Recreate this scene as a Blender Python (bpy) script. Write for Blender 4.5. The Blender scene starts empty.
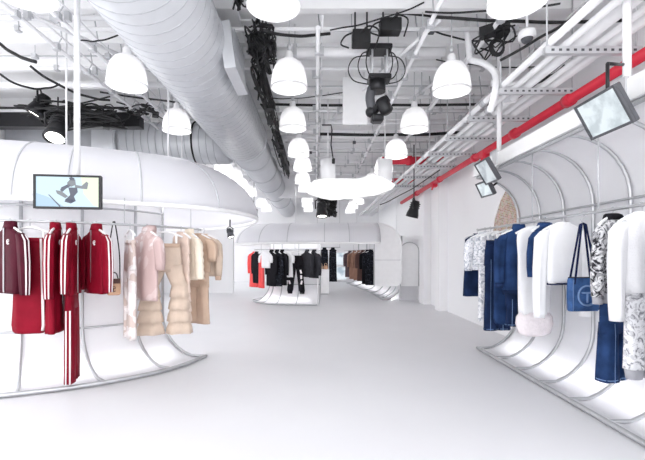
import bpy, math, random
from mathutils import Vector, Matrix
random.seed(7)
PI = math.pi
C = bpy.context.scene.collection
SC = bpy.context.scene

# ------------------------------------------------------------------ camera model (eye height, axis along +Y)
F, VX, VY, EYE = 400.0, 316.0, 255.0, 1.33
def at(px, py, D):
    return Vector(((px-VX)*D/F, D, EYE+(VY-py)*D/F))
def srgb(r, g, b):
    f = lambda c: c/12.92 if c <= .04045 else ((c+.055)/1.055)**2.4
    return (f(r/255), f(g/255), f(b/255), 1)

# ------------------------------------------------------------------ materials
def _nt(name):
    m = bpy.data.materials.new(name); m.use_nodes = True
    nt = m.node_tree; b = nt.nodes['Principled BSDF']
    return m, nt, b
def mat(name, col, rough=.6, metal=0, var=.0, scale=8, bump=0, bscale=60, spec=.4):
    m, nt, b = _nt(name)
    b.inputs['Base Color'].default_value = col
    b.inputs['Roughness'].default_value = rough
    b.inputs['Metallic'].default_value = metal
    b.inputs['Specular IOR Level'].default_value = spec
    if var or bump:
        tc = nt.nodes.new('ShaderNodeTexCoord')
    if var:
        n = nt.nodes.new('ShaderNodeTexNoise'); n.inputs['Scale'].default_value = scale; n.inputs['Detail'].default_value = 4
        r = nt.nodes.new('ShaderNodeValToRGB')
        r.color_ramp.elements[0].position = .3; r.color_ramp.elements[1].position = .7
        r.color_ramp.elements[0].color = tuple(c*(1-var) for c in col[:3])+(1,)
        r.color_ramp.elements[1].color = tuple(min(1, c*(1+var)) for c in col[:3])+(1,)
        nt.links.new(tc.outputs['Object'], n.inputs['Vector']); nt.links.new(n.outputs['Fac'], r.inputs['Fac'])
        nt.links.new(r.outputs['Color'], b.inputs['Base Color'])
    if bump:
        n2 = nt.nodes.new('ShaderNodeTexNoise'); n2.inputs['Scale'].default_value = bscale; n2.inputs['Detail'].default_value = 3
        bp = nt.nodes.new('ShaderNodeBump'); bp.inputs['Strength'].default_value = bump; bp.inputs['Distance'].default_value = .01
        nt.links.new(tc.outputs['Object'], n2.inputs['Vector']); nt.links.new(n2.outputs['Fac'], bp.inputs['Height'])
        nt.links.new(bp.outputs['Normal'], b.inputs['Normal'])
    return m
def mat_pattern(name, cols, scale, pos, detail=3, distort=1.0, rough=.8):
    m, nt, b = _nt(name); b.inputs['Roughness'].default_value = rough; b.inputs['Specular IOR Level'].default_value = .1
    tc = nt.nodes.new('ShaderNodeTexCoord')
    n = nt.nodes.new('ShaderNodeTexNoise'); n.inputs['Scale'].default_value = scale
    n.inputs['Detail'].default_value = detail; n.inputs['Distortion'].default_value = distort
    r = nt.nodes.new('ShaderNodeValToRGB'); r.color_ramp.interpolation = 'CONSTANT'
    e = r.color_ramp.elements
    while len(e) < len(cols): e.new(.5)
    for k, c in enumerate(cols):
        e[k].position = pos[k]; e[k].color = c
    nt.links.new(tc.outputs['Object'], n.inputs['Vector']); nt.links.new(n.outputs['Fac'], r.inputs['Fac'])
    nt.links.new(r.outputs['Color'], b.inputs['Base Color'])
    return m
def mat_emit(name, col, s):
    m, nt, b = _nt(name)
    b.inputs['Base Color'].default_value = (.02, .02, .02, 1)
    b.inputs['Emission Color'].default_value = col; b.inputs['Emission Strength'].default_value = s
    b.inputs['Roughness'].default_value = .3
    return m
def mat_screen(name, c1, c2, scale, s):
    m = mat_emit(name, c1, s); nt = m.node_tree; b = nt.nodes['Principled BSDF']
    tc = nt.nodes.new('ShaderNodeTexCoord'); n = nt.nodes.new('ShaderNodeTexNoise'); n.inputs['Scale'].default_value = scale
    n.inputs['Detail'].default_value = 5
    r = nt.nodes.new('ShaderNodeValToRGB'); r.color_ramp.elements[0].position = .38; r.color_ramp.elements[1].position = .55
    r.color_ramp.elements[0].color = c1; r.color_ramp.elements[1].color = c2
    nt.links.new(tc.outputs['Object'], n.inputs['Vector']); nt.links.new(n.outputs['Fac'], r.inputs['Fac'])
    nt.links.new(r.outputs['Color'], b.inputs['Emission Color'])
    return m
def mat_shade():
    m = bpy.data.materials.new('acrylic_shade'); m.use_nodes = True; nt = m.node_tree
    nt.nodes.clear()
    o = nt.nodes.new('ShaderNodeOutputMaterial')
    d = nt.nodes.new('ShaderNodeBsdfDiffuse'); d.inputs['Color'].default_value = (.93, .93, .94, 1)
    t = nt.nodes.new('ShaderNodeBsdfTranslucent'); t.inputs['Color'].default_value = (.95, .95, .96, 1)
    tr = nt.nodes.new('ShaderNodeBsdfTransparent')
    g = nt.nodes.new('ShaderNodeBsdfGlossy'); g.inputs['Roughness'].default_value = .15
    a = nt.nodes.new('ShaderNodeMixShader'); a.inputs[0].default_value = .6
    b = nt.nodes.new('ShaderNodeMixShader'); b.inputs[0].default_value = .2
    c = nt.nodes.new('ShaderNodeMixShader'); c.inputs[0].default_value = .05
    L = nt.links.new
    L(d.outputs[0], a.inputs[1]); L(t.outputs[0], a.inputs[2]); L(a.outputs[0], b.inputs[1]); L(tr.outputs[0], b.inputs[2])
    L(b.outputs[0], c.inputs[1]); L(g.outputs[0], c.inputs[2]); L(c.outputs[0], o.inputs[0])
    return m
def mat_frost(name, col, tfac):
    m = bpy.data.materials.new(name); m.use_nodes = True; nt = m.node_tree; nt.nodes.clear()
    o = nt.nodes.new('ShaderNodeOutputMaterial')
    d = nt.nodes.new('ShaderNodeBsdfPrincipled'); d.inputs['Base Color'].default_value = col; d.inputs['Roughness'].default_value = .45
    t = nt.nodes.new('ShaderNodeBsdfTranslucent'); t.inputs['Color'].default_value = col
    a = nt.nodes.new('ShaderNodeMixShader'); a.inputs[0].default_value = tfac
    nt.links.new(d.outputs[0], a.inputs[1]); nt.links.new(t.outputs[0], a.inputs[2]); nt.links.new(a.outputs[0], o.inputs[0])
    return m
def mat_brick():
    m, nt, b = _nt('brick'); b.inputs['Roughness'].default_value = .9
    tc = nt.nodes.new('ShaderNodeTexCoord'); mp = nt.nodes.new('ShaderNodeMapping')
    mp.inputs['Rotation'].default_value = (0, PI/2, PI/2)
    br = nt.nodes.new('ShaderNodeTexBrick'); br.inputs['Scale'].default_value = 9
    br.inputs['Color1'].default_value = srgb(186, 148, 122); br.inputs['Color2'].default_value = srgb(222, 200, 182)
    br.inputs['Mortar'].default_value = srgb(228, 222, 216); br.inputs['Mortar Size'].default_value = .03
    sx = nt.nodes.new('ShaderNodeSeparateXYZ'); cx = nt.nodes.new('ShaderNodeCombineXYZ')
    nt.links.new(tc.outputs['Object'], sx.inputs[0]); nt.links.new(sx.outputs['Y'], cx.inputs['X']); nt.links.new(sx.outputs['Z'], cx.inputs['Y'])
    nt.links.new(cx.outputs[0], br.inputs['Vector'])
    n = nt.nodes.new('ShaderNodeTexNoise'); n.inputs['Scale'].default_value = 14
    mx = nt.nodes.new('ShaderNodeMixRGB'); mx.blend_type = 'MULTIPLY'; mx.inputs[0].default_value = .5
    nt.links.new(tc.outputs['Object'], n.inputs['Vector'])
    nt.links.new(br.outputs['Color'], mx.inputs[1]); nt.links.new(n.outputs['Color'], mx.inputs[2]); nt.links.new(mx.outputs[0], b.inputs['Base Color'])
    return m

M = dict(
    wall=mat('wall_paint', srgb(236, 236, 238), .8, bump=.05, bscale=20),
    floor=mat('floor_resin', srgb(221, 221, 224), .42, var=.015, scale=1.2, spec=.25),
    deck=mat('ceiling_paint', srgb(238, 238, 239), .8, var=.02, scale=3),
    pipe=mat('white_pipe_paint', srgb(232, 232, 234), .5, var=.04, scale=5),
    greypipe=mat('grey_steel', srgb(196, 197, 200), .42, metal=.3, var=.06, scale=6),
    frame=mat('frame_steel', srgb(188, 189, 192), .35, metal=.55, var=.05, scale=9),
    duct=mat('galvanised_duct', srgb(200, 202, 206), .38, metal=.15, var=.05, scale=2.5),
    seam=mat('duct_seam', srgb(178, 180, 185), .4, metal=.1, var=.03),
    hood=mat_frost('stretched_white_fabric', srgb(229, 229, 233), .25),
    panel=mat_frost('frosted_panel', srgb(244, 244, 246), .35),
    seamw=mat('hood_seam_white', srgb(196, 197, 201), .5, var=.02),
    black=mat('black_rubber', srgb(26, 26, 28), .55, var=.2, scale=20),
    blackm=mat('black_metal', srgb(34, 34, 37), .4, metal=.3, var=.15, scale=12),
    dark=mat('dark_grey', srgb(78, 79, 84), .5, var=.1),
    red=mat('red_pipe_paint', srgb(206, 40, 62), .45, var=.05, scale=6),
    shade=mat_shade(),
    bulb=mat_emit('lamp_bulb', (1, .98, .95, 1), .7),
    led=mat_emit('led_strip', (1, .99, .98, 1), 24),
    lens=mat_emit('spot_lens', (1, .97, .92, 1), 6),
    brick=mat_brick(),
    white=mat('white_plastic', srgb(240, 240, 241), .5, var=.02),
    cloth_white=mat('white_cotton', srgb(236, 236, 238), .85, var=.02, bump=.12, bscale=18, spec=.1),
    knit_white=mat('white_knit', srgb(234, 234, 236), .9, var=.03, bump=.35, bscale=80, spec=.1),
    maroon=mat('maroon_jersey', srgb(126, 14, 36), .6, var=.12, scale=7, bump=.2, bscale=30, spec=.1),
    plum=mat('dark_plum_jersey', srgb(70, 18, 34), .6, var=.15, scale=7, bump=.2, bscale=30, spec=.1),
    stripe=mat('white_stripe', srgb(240, 232, 234), .7, var=.02),
    denim=mat('indigo_denim', srgb(38, 60, 100), .85, var=.5, scale=5, bump=.3, bscale=140, spec=.1),
    denimd=mat('dark_denim', srgb(29, 44, 76), .85, var=.4, scale=6, bump=.3, bscale=140, spec=.1),
    denim_bag=mat('washed_bag_denim', srgb(62, 92, 140), .8, var=.35, scale=12, bump=.4, bscale=90, spec=.1),
    denim_logo=mat('pale_denim', srgb(112, 140, 182), .8, var=.2, scale=12),
    navy=mat('navy_strap', srgb(24, 32, 66), .6, var=.2, spec=.1),
    tan=mat('tan_knit', srgb(208, 189, 173), .85, var=.06, scale=10, bump=.4, bscale=90, spec=.1),
    tan2=mat('camel_knit', srgb(200, 175, 156), .85, var=.06, scale=10, bump=.4, bscale=90, spec=.1),
    beige=mat('beige_jersey', srgb(214, 194, 182), .85, var=.05, scale=10, bump=.3, bscale=70, spec=.1),
    cream=mat('cream_quilt', srgb(233, 222, 206), .7, var=.04, scale=10, bump=.2, bscale=40, spec=.1),
    pink=mat_pattern('dusty_pink_print', [srgb(196, 172, 170), srgb(206, 186, 184), srgb(222, 212, 211)], 4, [0, .5, .6], 2, .6),
    camo=mat_pattern('pale_camouflage', [srgb(200, 184, 178), srgb(221, 214, 213), srgb(236, 231, 230)], 6, [0, .44, .56], 1, .5),
    marble=mat_pattern('black_white_print', [srgb(46, 46, 50), srgb(150, 150, 154), srgb(216, 216, 218)], 14, [0, .43, .52], 6, 2.5),
    marblel=mat_pattern('pale_grey_print', [srgb(140, 140, 146), srgb(200, 200, 204), srgb(232, 232, 235)], 16, [0, .40, .5], 6, 2.5),
    silver=mat_pattern('silver_white_print', [srgb(172, 176, 186), srgb(214, 216, 222), srgb(240, 240, 243)], 15, [0, .42, .52], 5, 2),
    greyrib=mat('grey_rib_knit', srgb(164, 164, 170), .9, var=.06, bump=.4, bscale=120, spec=.1),
    coral=mat('coral_nylon', srgb(242, 92, 92), .5, var=.06, scale=9, bump=.25, bscale=24, spec=.1),
    blackc=mat('black_cloth', srgb(27, 26, 31), .8, var=.2, scale=9, bump=.3, bscale=40, spec=.1),
    blackq=mat_pattern('black_speckled_cloth', [srgb(24, 25, 30), srgb(34, 36, 44), srgb(62, 66, 76)], 22, [0, .5, .6], 2, .4),
    charcoal=mat('charcoal_cloth', srgb(56, 56, 61), .8, var=.2, scale=9, bump=.3, bscale=40, spec=.1),
    brown=mat('brown_cloth', srgb(150, 116, 100), .85, var=.1, scale=9, bump=.3, bscale=40, spec=.1),
    dbrown=mat('dark_brown_cloth', srgb(92, 70, 66), .85, var=.12, scale=9, bump=.3, bscale=40, spec=.1),
    mauve=mat('mauve_brown_cloth', srgb(92, 78, 82), .85, var=.12, scale=9, bump=.3, bscale=40, spec=.1),
    leather=mat('tan_leather', srgb(196, 158, 128), .5, var=.08, scale=10),
    zip=mat('zip_metal', srgb(190, 190, 194), .3, metal=.8),
    blush=mat('blush_faux_fur', srgb(236, 228, 231), .95, var=.05, scale=25, bump=1.0, bscale=60),
    scr_blue=mat_emit('screen_sky_blue', srgb(190, 216, 230), .92),
    scr_green=mat_emit('screen_yellow_green', srgb(212, 228, 196), .95),
    scr_slope=mat_emit('screen_slope_blue', srgb(162, 192, 214), .9),
    scr_navy=mat_emit('screen_navy', srgb(52, 60, 84), .9),
    scr_grey=mat_emit('screen_grey', srgb(112, 118, 126), .9),
    scr_mauve=mat_emit('screen_skin', srgb(176, 120, 128), .9),
    scr_pale=mat_screen('screen_pale_smoke', srgb(176, 186, 192), srgb(208, 217, 222), 9, .95),
    scr_grad=mat_screen('screen_grey_smoke', srgb(150, 158, 166), srgb(196, 203, 208), 5, .9),
    glass=mat_screen('window_view', srgb(150, 166, 180), srgb(212, 220, 226), 3, .9),
    card=mat('grey_alcove_paint', srgb(206, 206, 210), .8, var=.02),
)

# ------------------------------------------------------------------ mesh builder
def frames(pts):
    pts = [Vector(p) for p in pts]
    T = []
    for i in range(len(pts)):
        a = pts[max(i-1, 0)]; b = pts[min(i+1, len(pts)-1)]
        t = (b-a); T.append(t.normalized() if t.length > 1e-9 else Vector((0, 0, 1)))
    up = Vector((0, 0, 1)) if abs(T[0].z) < .9 else Vector((0, 1, 0))
    u = T[0].cross(up).normalized(); out = []
    for t in T:
        u = (u - t*u.dot(t)); u = u.normalized() if u.length > 1e-6 else t.orthogonal().normalized()
        out.append((t, u, t.cross(u).normalized()))
    return pts, out
class MB:
    def __init__(s): s.v, s.f, s.sm = [], [], []
    def add(s, vs, fs, smooth=True):
        b = len(s.v); s.v += [Vector(x) for x in vs]
        for f in fs: s.f.append(tuple(b+i for i in f)); s.sm.append(smooth)
        return s
    def box(s, c, sz, rot=None, bevel=0):
        hx, hy, hz = [d/2 for d in sz]; c = Vector(c)
        if bevel:
            b = min(bevel, hx*.9, hy*.9, hz*.9); rings = []
            for z, k in ((-hz, b), (-hz+b, 0), (hz-b, 0), (hz, b)):
                x, y = hx-k, hy-k; e = b*.9 if k == 0 else b*.6
                e = min(e, x*.8, y*.8)
                rings.append([(x-e, -y, z), (x, -y+e, z), (x, y-e, z), (x-e, y, z), (-x+e, y, z), (-x, y-e, z), (-x, -y+e, z), (-x+e, -y, z)])
            vs = [Vector(p) for r in rings for p in r]; n = 8; fs = []
            for i in range(3):
                for j in range(n):
                    fs.append((i*n+j, i*n+(j+1) % n, (i+1)*n+(j+1) % n, (i+1)*n+j))
            fs.append(tuple(range(n-1, -1, -1))); fs.append(tuple(range(3*n, 4*n)))
        else:
            vs = [Vector((x*hx, y*hy, z*hz)) for x in (-1, 1) for y in (-1, 1) for z in (-1, 1)]
            fs = [(0, 1, 3, 2), (4, 6, 7, 5), (0, 4, 5, 1), (2, 3, 7, 6), (0, 2, 6, 4), (1, 5, 7, 3)]
        if rot is not None: vs = [rot @ v for v in vs]
        return s.add([c+v for v in vs], fs, False)
    def tube(s, pts, r, n=8, caps=True, flat=1.0):
        pts, fr = frames(pts); vs, fs = [], []
        for i, (p, (t, u, w)) in enumerate(zip(pts, fr)):
            ri = r[i] if isinstance(r, (list, tuple)) else r
            for k in range(n):
                a = 2*PI*k/n; vs.append(p+u*math.cos(a)*ri+w*math.sin(a)*ri*flat)
        for i in range(len(pts)-1):
            for k in range(n):
                fs.append((i*n+k, i*n+(k+1) % n, (i+1)*n+(k+1) % n, (i+1)*n+k))
        s.add(vs, fs, True)
        if caps:
            b = len(s.v)-len(vs); s.f += [tuple(b+k for k in range(n-1, -1, -1)), tuple(b+(len(pts)-1)*n+k for k in range(n))]; s.sm += [False, False]
        return s
    def bar(s, a, b, w, h):                       # rectangular bar between two points
        pts, fr = frames([a, b]); vs = []
        for p, (t, u, v) in zip(pts, fr):
            vs += [p+u*w/2+v*h/2, p-u*w/2+v*h/2, p-u*w/2-v*h/2, p+u*w/2-v*h/2]
        return s.add(vs, [(0, 1, 5, 4), (1, 2, 6, 5), (2, 3, 7, 6), (3, 0, 4, 7), (3, 2, 1, 0), (4, 5, 6, 7)], False)
    def lathe(s, prof, c=(0, 0, 0), n=24, axis=None):
        c = Vector(c); vs, fs = [], []
        q = Vector((0, 0, 1)).rotation_difference(Vector(axis)) if axis is not None else None
        for r, z in prof:
            for k in range(n):
                a = 2*PI*k/n; p = Vector((r*math.cos(a), r*math.sin(a), z))
                vs.append(c+(q @ p if q else p))
        for i in range(len(prof)-1):
            for k in range(n): fs.append((i*n+k, i*n+(k+1) % n, (i+1)*n+(k+1) % n, (i+1)*n+k))
        return s.add(vs, fs, True)
    def loft(s, rings, closed=True, caps=False):
        n = len(rings[0]); vs = [p for r in rings for p in r]; fs = []
        for i in range(len(rings)-1):
            for k in range(n if closed else n-1):
                fs.append((i*n+k, i*n+(k+1) % n, (i+1)*n+(k+1) % n, (i+1)*n+k))
        s.add(vs, fs, True)
        if caps:
            b = len(s.v)-len(vs); s.f += [tuple(b+k for k in range(n-1, -1, -1)), tuple(b+(len(rings)-1)*n+k for k in range(n))]; s.sm += [False, False]
        return s
    def prism(s, poly, off):                      # polygon (3-D points) given thickness along off
        n = len(poly); off = Vector(off); a = [Vector(p) for p in poly]; b = [p+off for p in a]
        fs = [tuple(range(n-1, -1, -1)), tuple(range(n, 2*n))]+[(i, (i+1) % n, n+(i+1) % n, n+i) for i in range(n)]
        return s.add(a+b, fs, False)
    def sphere(s, c, r, n=14, sq=(1, 1, 1)):
        c = Vector(c); prof = []
        rings = [[c+Vector((r*math.sin(PI*i/8)*math.cos(2*PI*k/n)*sq[0], r*math.sin(PI*i/8)*math.sin(2*PI*k/n)*sq[1], r*math.cos(PI*i/8)*sq[2])) for k in range(n)] for i in range(9)]
        return s.loft(rings)
    def build(s, name, m, parent=None, local=False, solid=0, sub=0):
        me = bpy.data.meshes.new(name)
        vs = s.v
        if parent is not None and not local:
            r = parent
            while r.parent is not None: r = r.parent
            inv = MAT.get(r.name, Matrix()).inverted(); vs = [inv @ v for v in vs]
        me.from_pydata([tuple(v) for v in vs], [], s.f); me.polygons.foreach_set('use_smooth', s.sm); me.materials.append(M[m] if isinstance(m, str) else m)
        me.validate(); me.update()
        o = bpy.data.objects.new(name, me); C.objects.link(o)
        if parent is not None: o.parent = parent
        if solid:
            md = o.modifiers.new('shell', 'SOLIDIFY'); md.thickness = solid; md.offset = 0
        if sub:
            md = o.modifiers.new('smooth', 'SUBSURF'); md.levels = sub; md.render_levels = sub
        return o
MAT = {}
def tag(o, label=None, cat=None, group=None, kind=None):
    if label: o['label'] = label
    if cat: o['category'] = cat
    if group: o['group'] = group
    if kind: o['kind'] = kind
    return o
def thing(name, label, cat, loc=(0, 0, 0), rz=0, group=None):
    o = bpy.data.objects.new(name, None); C.objects.link(o); o.location = loc; o.rotation_euler = (0, 0, rz)
    o.empty_display_size = .1
    MAT[o.name] = Matrix.Translation(Vector(loc)) @ Matrix.Rotation(rz, 4, 'Z')
    return tag(o, label, cat, group)
def struct(mb, name, m, label=None, cat=None, parent=None):
    o = mb.build(name, m, parent); return tag(o, label, cat, None, 'structure')
def dup(root, loc, rz, label, group=None):
    r = root.copy(); C.objects.link(r); r.location = loc; r.rotation_euler = (0, 0, rz); r['label'] = label
    MAT[r.name] = Matrix.Translation(Vector(loc)) @ Matrix.Rotation(rz, 4, 'Z')
    if group: r['group'] = group
    for ch in list(root.children):
        c = ch.copy(); C.objects.link(c); c.parent = r
        for g in list(ch.children):
            d = g.copy(); C.objects.link(d); d.parent = c
    return r
ORD = 'first second third fourth fifth sixth seventh eighth ninth tenth eleventh twelfth thirteenth fourteenth fifteenth sixteenth'.split()

def spline(P, n=12):                               # Catmull-Rom through 2-D/3-D points
    P = [Vector(p) for p in P]; out = []
    for i in range(len(P)-1):
        a = P[i-1] if i else P[0]*2-P[1]; b, c = P[i], P[i+1]; d = P[i+2] if i+2 < len(P) else P[-1]*2-P[-2]
        for k in range(n):
            t = k/n; out.append(.5*((2*b)+(c-a)*t+(2*a-5*b+4*c-d)*t*t+(3*b-a-3*c+d)*t**3))
    out.append(P[-1]); return out

# ------------------------------------------------------------------ room
XL, XR, YF, YB, ZC = -6.0, 3.1, -1.8, 20.0, 4.2
struct(MB().box(((XL+XR)/2, (YF+YB)/2, -.1), (XR-XL+.4, YB-YF+.4, .2)), 'floor', 'floor', 'glossy pale grey poured floor across the shop', 'floor')
ceil = struct(MB().box(((XL+XR)/2, (YF+YB)/2, ZC+.1), (XR-XL+.4, YB-YF+.4, .2)), 'ceiling', 'deck', 'white painted ceiling deck with joists and ducts', 'ceiling')
y = 1.6
while y < 19.5:
    MB().box(((XL+XR)/2, y, ZC-.07), (XR-XL, .10, .14)).build('joist', 'deck', None).parent = ceil
    y += .72
wl = MB()
for a, b, c, d in ((YF, .6, 0, ZC), (.6, 5.4, 0, .35), (.6, 5.4, 3.9, ZC), (5.4, 8.9, 0, ZC), (8.9, 12, 0, .35), (8.9, 12, 3.9, ZC), (12, 14.8, 0, ZC), (14.8, 19.6, 0, .35), (14.8, 19.6, 3.9, ZC), (19.6, YB, 0, ZC)): wl.box((XL-.1, (a+b)/2, (c+d)/2), (.2, b-a, d-c))
for n_, (a, b) in ((2, (.6, 5.4)), (3, (8.9, 12)), (4, (14.8, 19.6))):  # unglazed openings added to bring daylight to the left rack and far end
    m_ = MB()
    for k in range(5): m_.box((XL-.1, a+(b-a)*k/4, 2.12), (.1, .06, 3.55))
    for zz in (.37, 2.6, 3.88): m_.box((XL-.1, (a+b)/2, zz), (.1, b-a, .06))
    struct(m_, f'window_{n_}', 'white', 'white framed opening added in the left wall to let daylight in', 'window')
struct(wl, 'wall_left', 'wall', 'white wall behind the left canopy', 'wall')
struct(MB().box((XR+.1, (YF+YB)/2, ZC/2), (.2, YB-YF, ZC)), 'wall_right', 'wall', 'white wall behind the right clothing display', 'wall')
struct(MB().box(((XL+XR)/2, YB+.1, ZC/2), (XR-XL+.4, .2, ZC)), 'wall_back', 'wall', 'white end wall at the far end of the shop', 'wall')
struct(MB().box((XL+1.55, 14.1, ZC/2), (3.1, .2, ZC)), 'wall_inner', 'wall', 'white cross wall behind the far canopy on the left', 'wall')
struct(MB().box((-.05, 13.4, 3.72), (4.2, .15, .95)), 'trim_1', 'wall', 'white bulkhead hanging under the ceiling above the far canopy', 'bulkhead')
struct(MB().box((3.0, 9.6, ZC/2), (.2, .35, ZC)), 'trim_2', 'wall', 'nearer white pilaster on the right wall', 'pilaster')
struct(MB().box((3.0, 11.0, ZC/2), (.2, .45, ZC)), 'trim_3', 'wall', 'farther white pilaster on the right wall', 'pilaster')
w = struct(MB().box((1.27, YB-.03, .8), (.62, .06, 1.5)), 'window_1', 'white', 'white framed window on the far end wall', 'window')
for zz in (.42, 1.14): MB().box((1.27, YB-.07, zz), (.5, .02, .6)).build('pane', 'glass', w)

# arched brick niche on the right wall
def arch_poly(x0, x1, z0, z1, n=10, skew=0):
    r = (x1-x0)/2; cx = (x0+x1)/2; p = [(x0, z0), (x1, z0)]
    for k in range(n+1):
        a = PI*k/n; p.append((cx+r*math.cos(a), z1-r*.9+r*.9*math.sin(a)))
    return p
pl = [(5.9, 1.2), (7.06, 1.2), (7.02, 1.6), (6.9, 1.95), (6.68, 2.25), (6.46, 2.42), (6.25, 2.38), (6.05, 2.18), (5.93, 1.9)]
t = thing('brick_niche', 'exposed pale brick patch with a pointed arched top on the right wall', 'brick niche', (XR, 6.5, 0))
MB().prism([(XR-.02, a, b) for a, b in pl], (.02, 0, 0)).build('brick_face', 'brick', t)
MB().tube([(XR-.02, a, b) for a, b in pl[1:]+pl[:1]], .018, 6).build('edge_trim', 'white', t)
# arched wall panel beyond the far canopy, right
t = thing('arched_panel', 'narrow white arched wall panel beside the far canopy', 'wall panel', (2.72, 11.6, 0))
pa = arch_poly(2.46, 3.0, 0, 1.7)
MB().prism([(a, 11.75, b) for a, b in pa], (0, .05, 0)).build('recess', 'card', t)
pb = [(a, max(b, .42)) for a, b in pa]
MB().prism([(a, 11.68, b) for a, b in pb], (0, .05, 0)).build('front_panel', 'white', t)
MB().tube([(a, 11.67, b) for a, b in pb[1:]+pb[:1]], .014, 6).build('panel_edge', 'frame', t)
MB().tube([(a, 11.74, b) for a, b in pa[1:]+pa[:1]], .014, 6).build('recess_edge', 'white', t)

# ------------------------------------------------------------------ C-section display racks
def inset_path(P, N, d):
    return [Vector((p.x+n.x*d, p.y+n.y*d)) for p, n in zip(P, N)]
def c_profile(ztop, r=.57, both=True, n=9):
    out = [(r-r*math.cos(PI/2*(1-k/n)), r-r*math.sin(PI/2*(1-k/n))) for k in range(n+1)]
    out = [(r*math.sin(PI/2*k/n), r-r*math.cos(PI/2*k/n)) for k in range(n+1)]    # (inset, z)
    if both:
        out += [(r*math.cos(PI/2*k/n), ztop-r+r*math.sin(PI/2*k/n)) for k in range(n+1)]
    else: out.append((r, ztop))
    return out
def pt(p, n, ins, z): return Vector((p.x+n.x*ins, p.y+n.y*ins, z))
def display(name, label, P, N, ztop, ribs, tubes, both, rail, rail_rng, hang, base_r=.022, rib_r=.017, group=None):
    """P, N: floor path and inward normals; ribs: indices on the path; tubes: (z) of back tubes; rail: (inset, z)."""
    mid = P[len(P)//2]; t = thing(name, label, 'display rack', (mid.x, mid.y, 0), 0, group)
    prof = c_profile(ztop, .57, both)
    pf = [(i+.03*(1 if both or True else 0), z+.035) for i, z in prof]
    rings = [[pt(p, n, min(i+.028, .6), max(z, .03) if k == 0 else z) for k, (i, z) in enumerate(prof)] for p, n in zip(P, N)]
    MB().loft(rings, closed=False).build('back_panel', 'panel', t, solid=.006)
    b = MB()
    b.tube([Vector((p.x, p.y, .03)) for p in P], base_r, 8); b.build('floor_frame', 'frame', t)
    for k in ribs:
        MB().tube([pt(P[k], N[k], i, max(z, .03)) for i, z in prof], rib_r, 8).build('rib', 'frame', t)
    for z in tubes:
        MB().tube([pt(p, n, .56, z) for p, n in zip(P, N)], .013, 6).build('back_tube', 'frame', t)
    if both: MB().tube([pt(p, n, 0, ztop) for p, n in zip(P, N)], .02, 8).build('top_frame', 'frame', t)
    rp = [pt(P[k], N[k], rail[0], rail[1]) for k in range(*rail_rng)]
    MB().tube(rp, .013, 8).build('hanging_rail', 'frame', t)
    for k, zt in hang:
        q = pt(P[k], N[k], rail[0], 0); MB().tube([(q.x, q.y, rail[1]), (q.x, q.y, zt)], .006, 6).build('drop_rod', 'greypipe', t)
    MB().tube([pt(p, n, .42, .05) for p, n in list(zip(P, N))[3:-3]], .012, 6).build('light_strip', 'led', t)
    return t, rp

# right display: straight run along the right wall
RX, RZT, RRZ = 2.27, 2.41, 1.68
ys = [1.6+(5.62-1.6)*k/82 for k in range(83)]
P = [Vector((RX, v)) for v in ys]; N = [Vector((1, 0)) for _ in ys]
idx = lambda v: min(range(len(ys)), key=lambda k: abs(ys[k]-v))
right, right_rail = display('display_rack', 'long straight display rack with curved ribs along the right wall', P, N, RZT,
    [idx(v) for v in (5.6, 5.1, 4.61, 4.12, 3.62, 3.13, 2.64, 2.15, 1.66)], (1.84, .29), True, (0, RRZ), (0, 83), [(idx(4.19), RZT), (idx(3.2), RZT), (idx(2.2), RZT)])
MB().box((RX-.02, 3.6, RZT+.10), (.05, 4.1, .16)).build('fascia', 'white', right)
for v in (4.96, 2.92): MB().tube([(RX, v, RZT), (RX, v, ZC)], .028, 10).build('support_pole', 'pipe', right)
for v in (4.96, 2.92): MB().box((RX-.045, v, RZT+.12), (.03, .12, .16)).build('pole_bracket', 'greypipe', right)

# left display: curved plan
LP = [(-3.9, 3.45), (-3.35, 3.58), (-2.80, 3.746), (-2.15, 4.09), (-1.66, 4.586), (-1.42, 5.165)]
LN = [(-.35, .94), (-.42, .90), (-.55, .83), (-.78, .62), (-.9, .42), (-1, .05)]
P = spline([Vector(p) for p in LP], 12); N = [v.normalized() for v in spline([Vector(p) for p in LN], 12)]
left, left_rail = display('display_rack', 'curved display rack with steel ribs under the left canopy', P, N, 2.15,
    [12, 24, 36, 48, 60], (1.86, .52), False, (0.0, 1.65), (0, 59), [(16, 1.93), (39, 1.93), (54, 1.93)])

# hoods (stretched fabric canopies)
def hood(t, H, HN, zr, zt, ins, seams, mname='hood'):
    MB().tube([pt(p, q, ins*.75, zt-.16) for p, q in zip(H, HN)][6:-6], .014, 6).build('light_strip', 'led', t)  # glowing strip added under the canopy to brighten its dark underside
    n = 10; prof = [(ins*(1-math.cos(PI/2*k/n)), zr+(zt-zr)*math.sin(PI/2*k/n)) for k in range(n+1)]
    prof.append((ins+.5, zt+.03))
    rings = [[pt(p, q, i, z) for i, z in prof] for p, q in zip(H, HN)]
    MB().loft(rings, closed=False).build('fabric_skin', mname, t, solid=.02)
    MB().tube([Vector((p.x, p.y, zr)) for p in H], .028, 8).build('rim', 'white', t)
    for k in seams:
        MB().tube([pt(H[k], HN[k], i-.008, z+.008) for i, z in prof], .011, 6).build('seam_rib', 'seamw', t)
HP = [(-4.6, 3.4), (-3.9, 3.55), (-3.0, 3.79), (-2.14, 4.15), (-1.3, 4.72), (-.92, 5.6), (-1.0, 6.6), (-1.5, 7.7), (-2.3, 8.5), (-3.3, 8.9), (-4.6, 9.0)]
H = spline([Vector(p) for p in HP], 10)
def normals(H, flip=1):
    out = []
    for i in range(len(H)):
        d = H[min(i+1, len(H)-1)]-H[max(i-1, 0)]; out.append(Vector((-d.y, d.x)).normalized()*flip)
    return out
HNl = normals(H)
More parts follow.
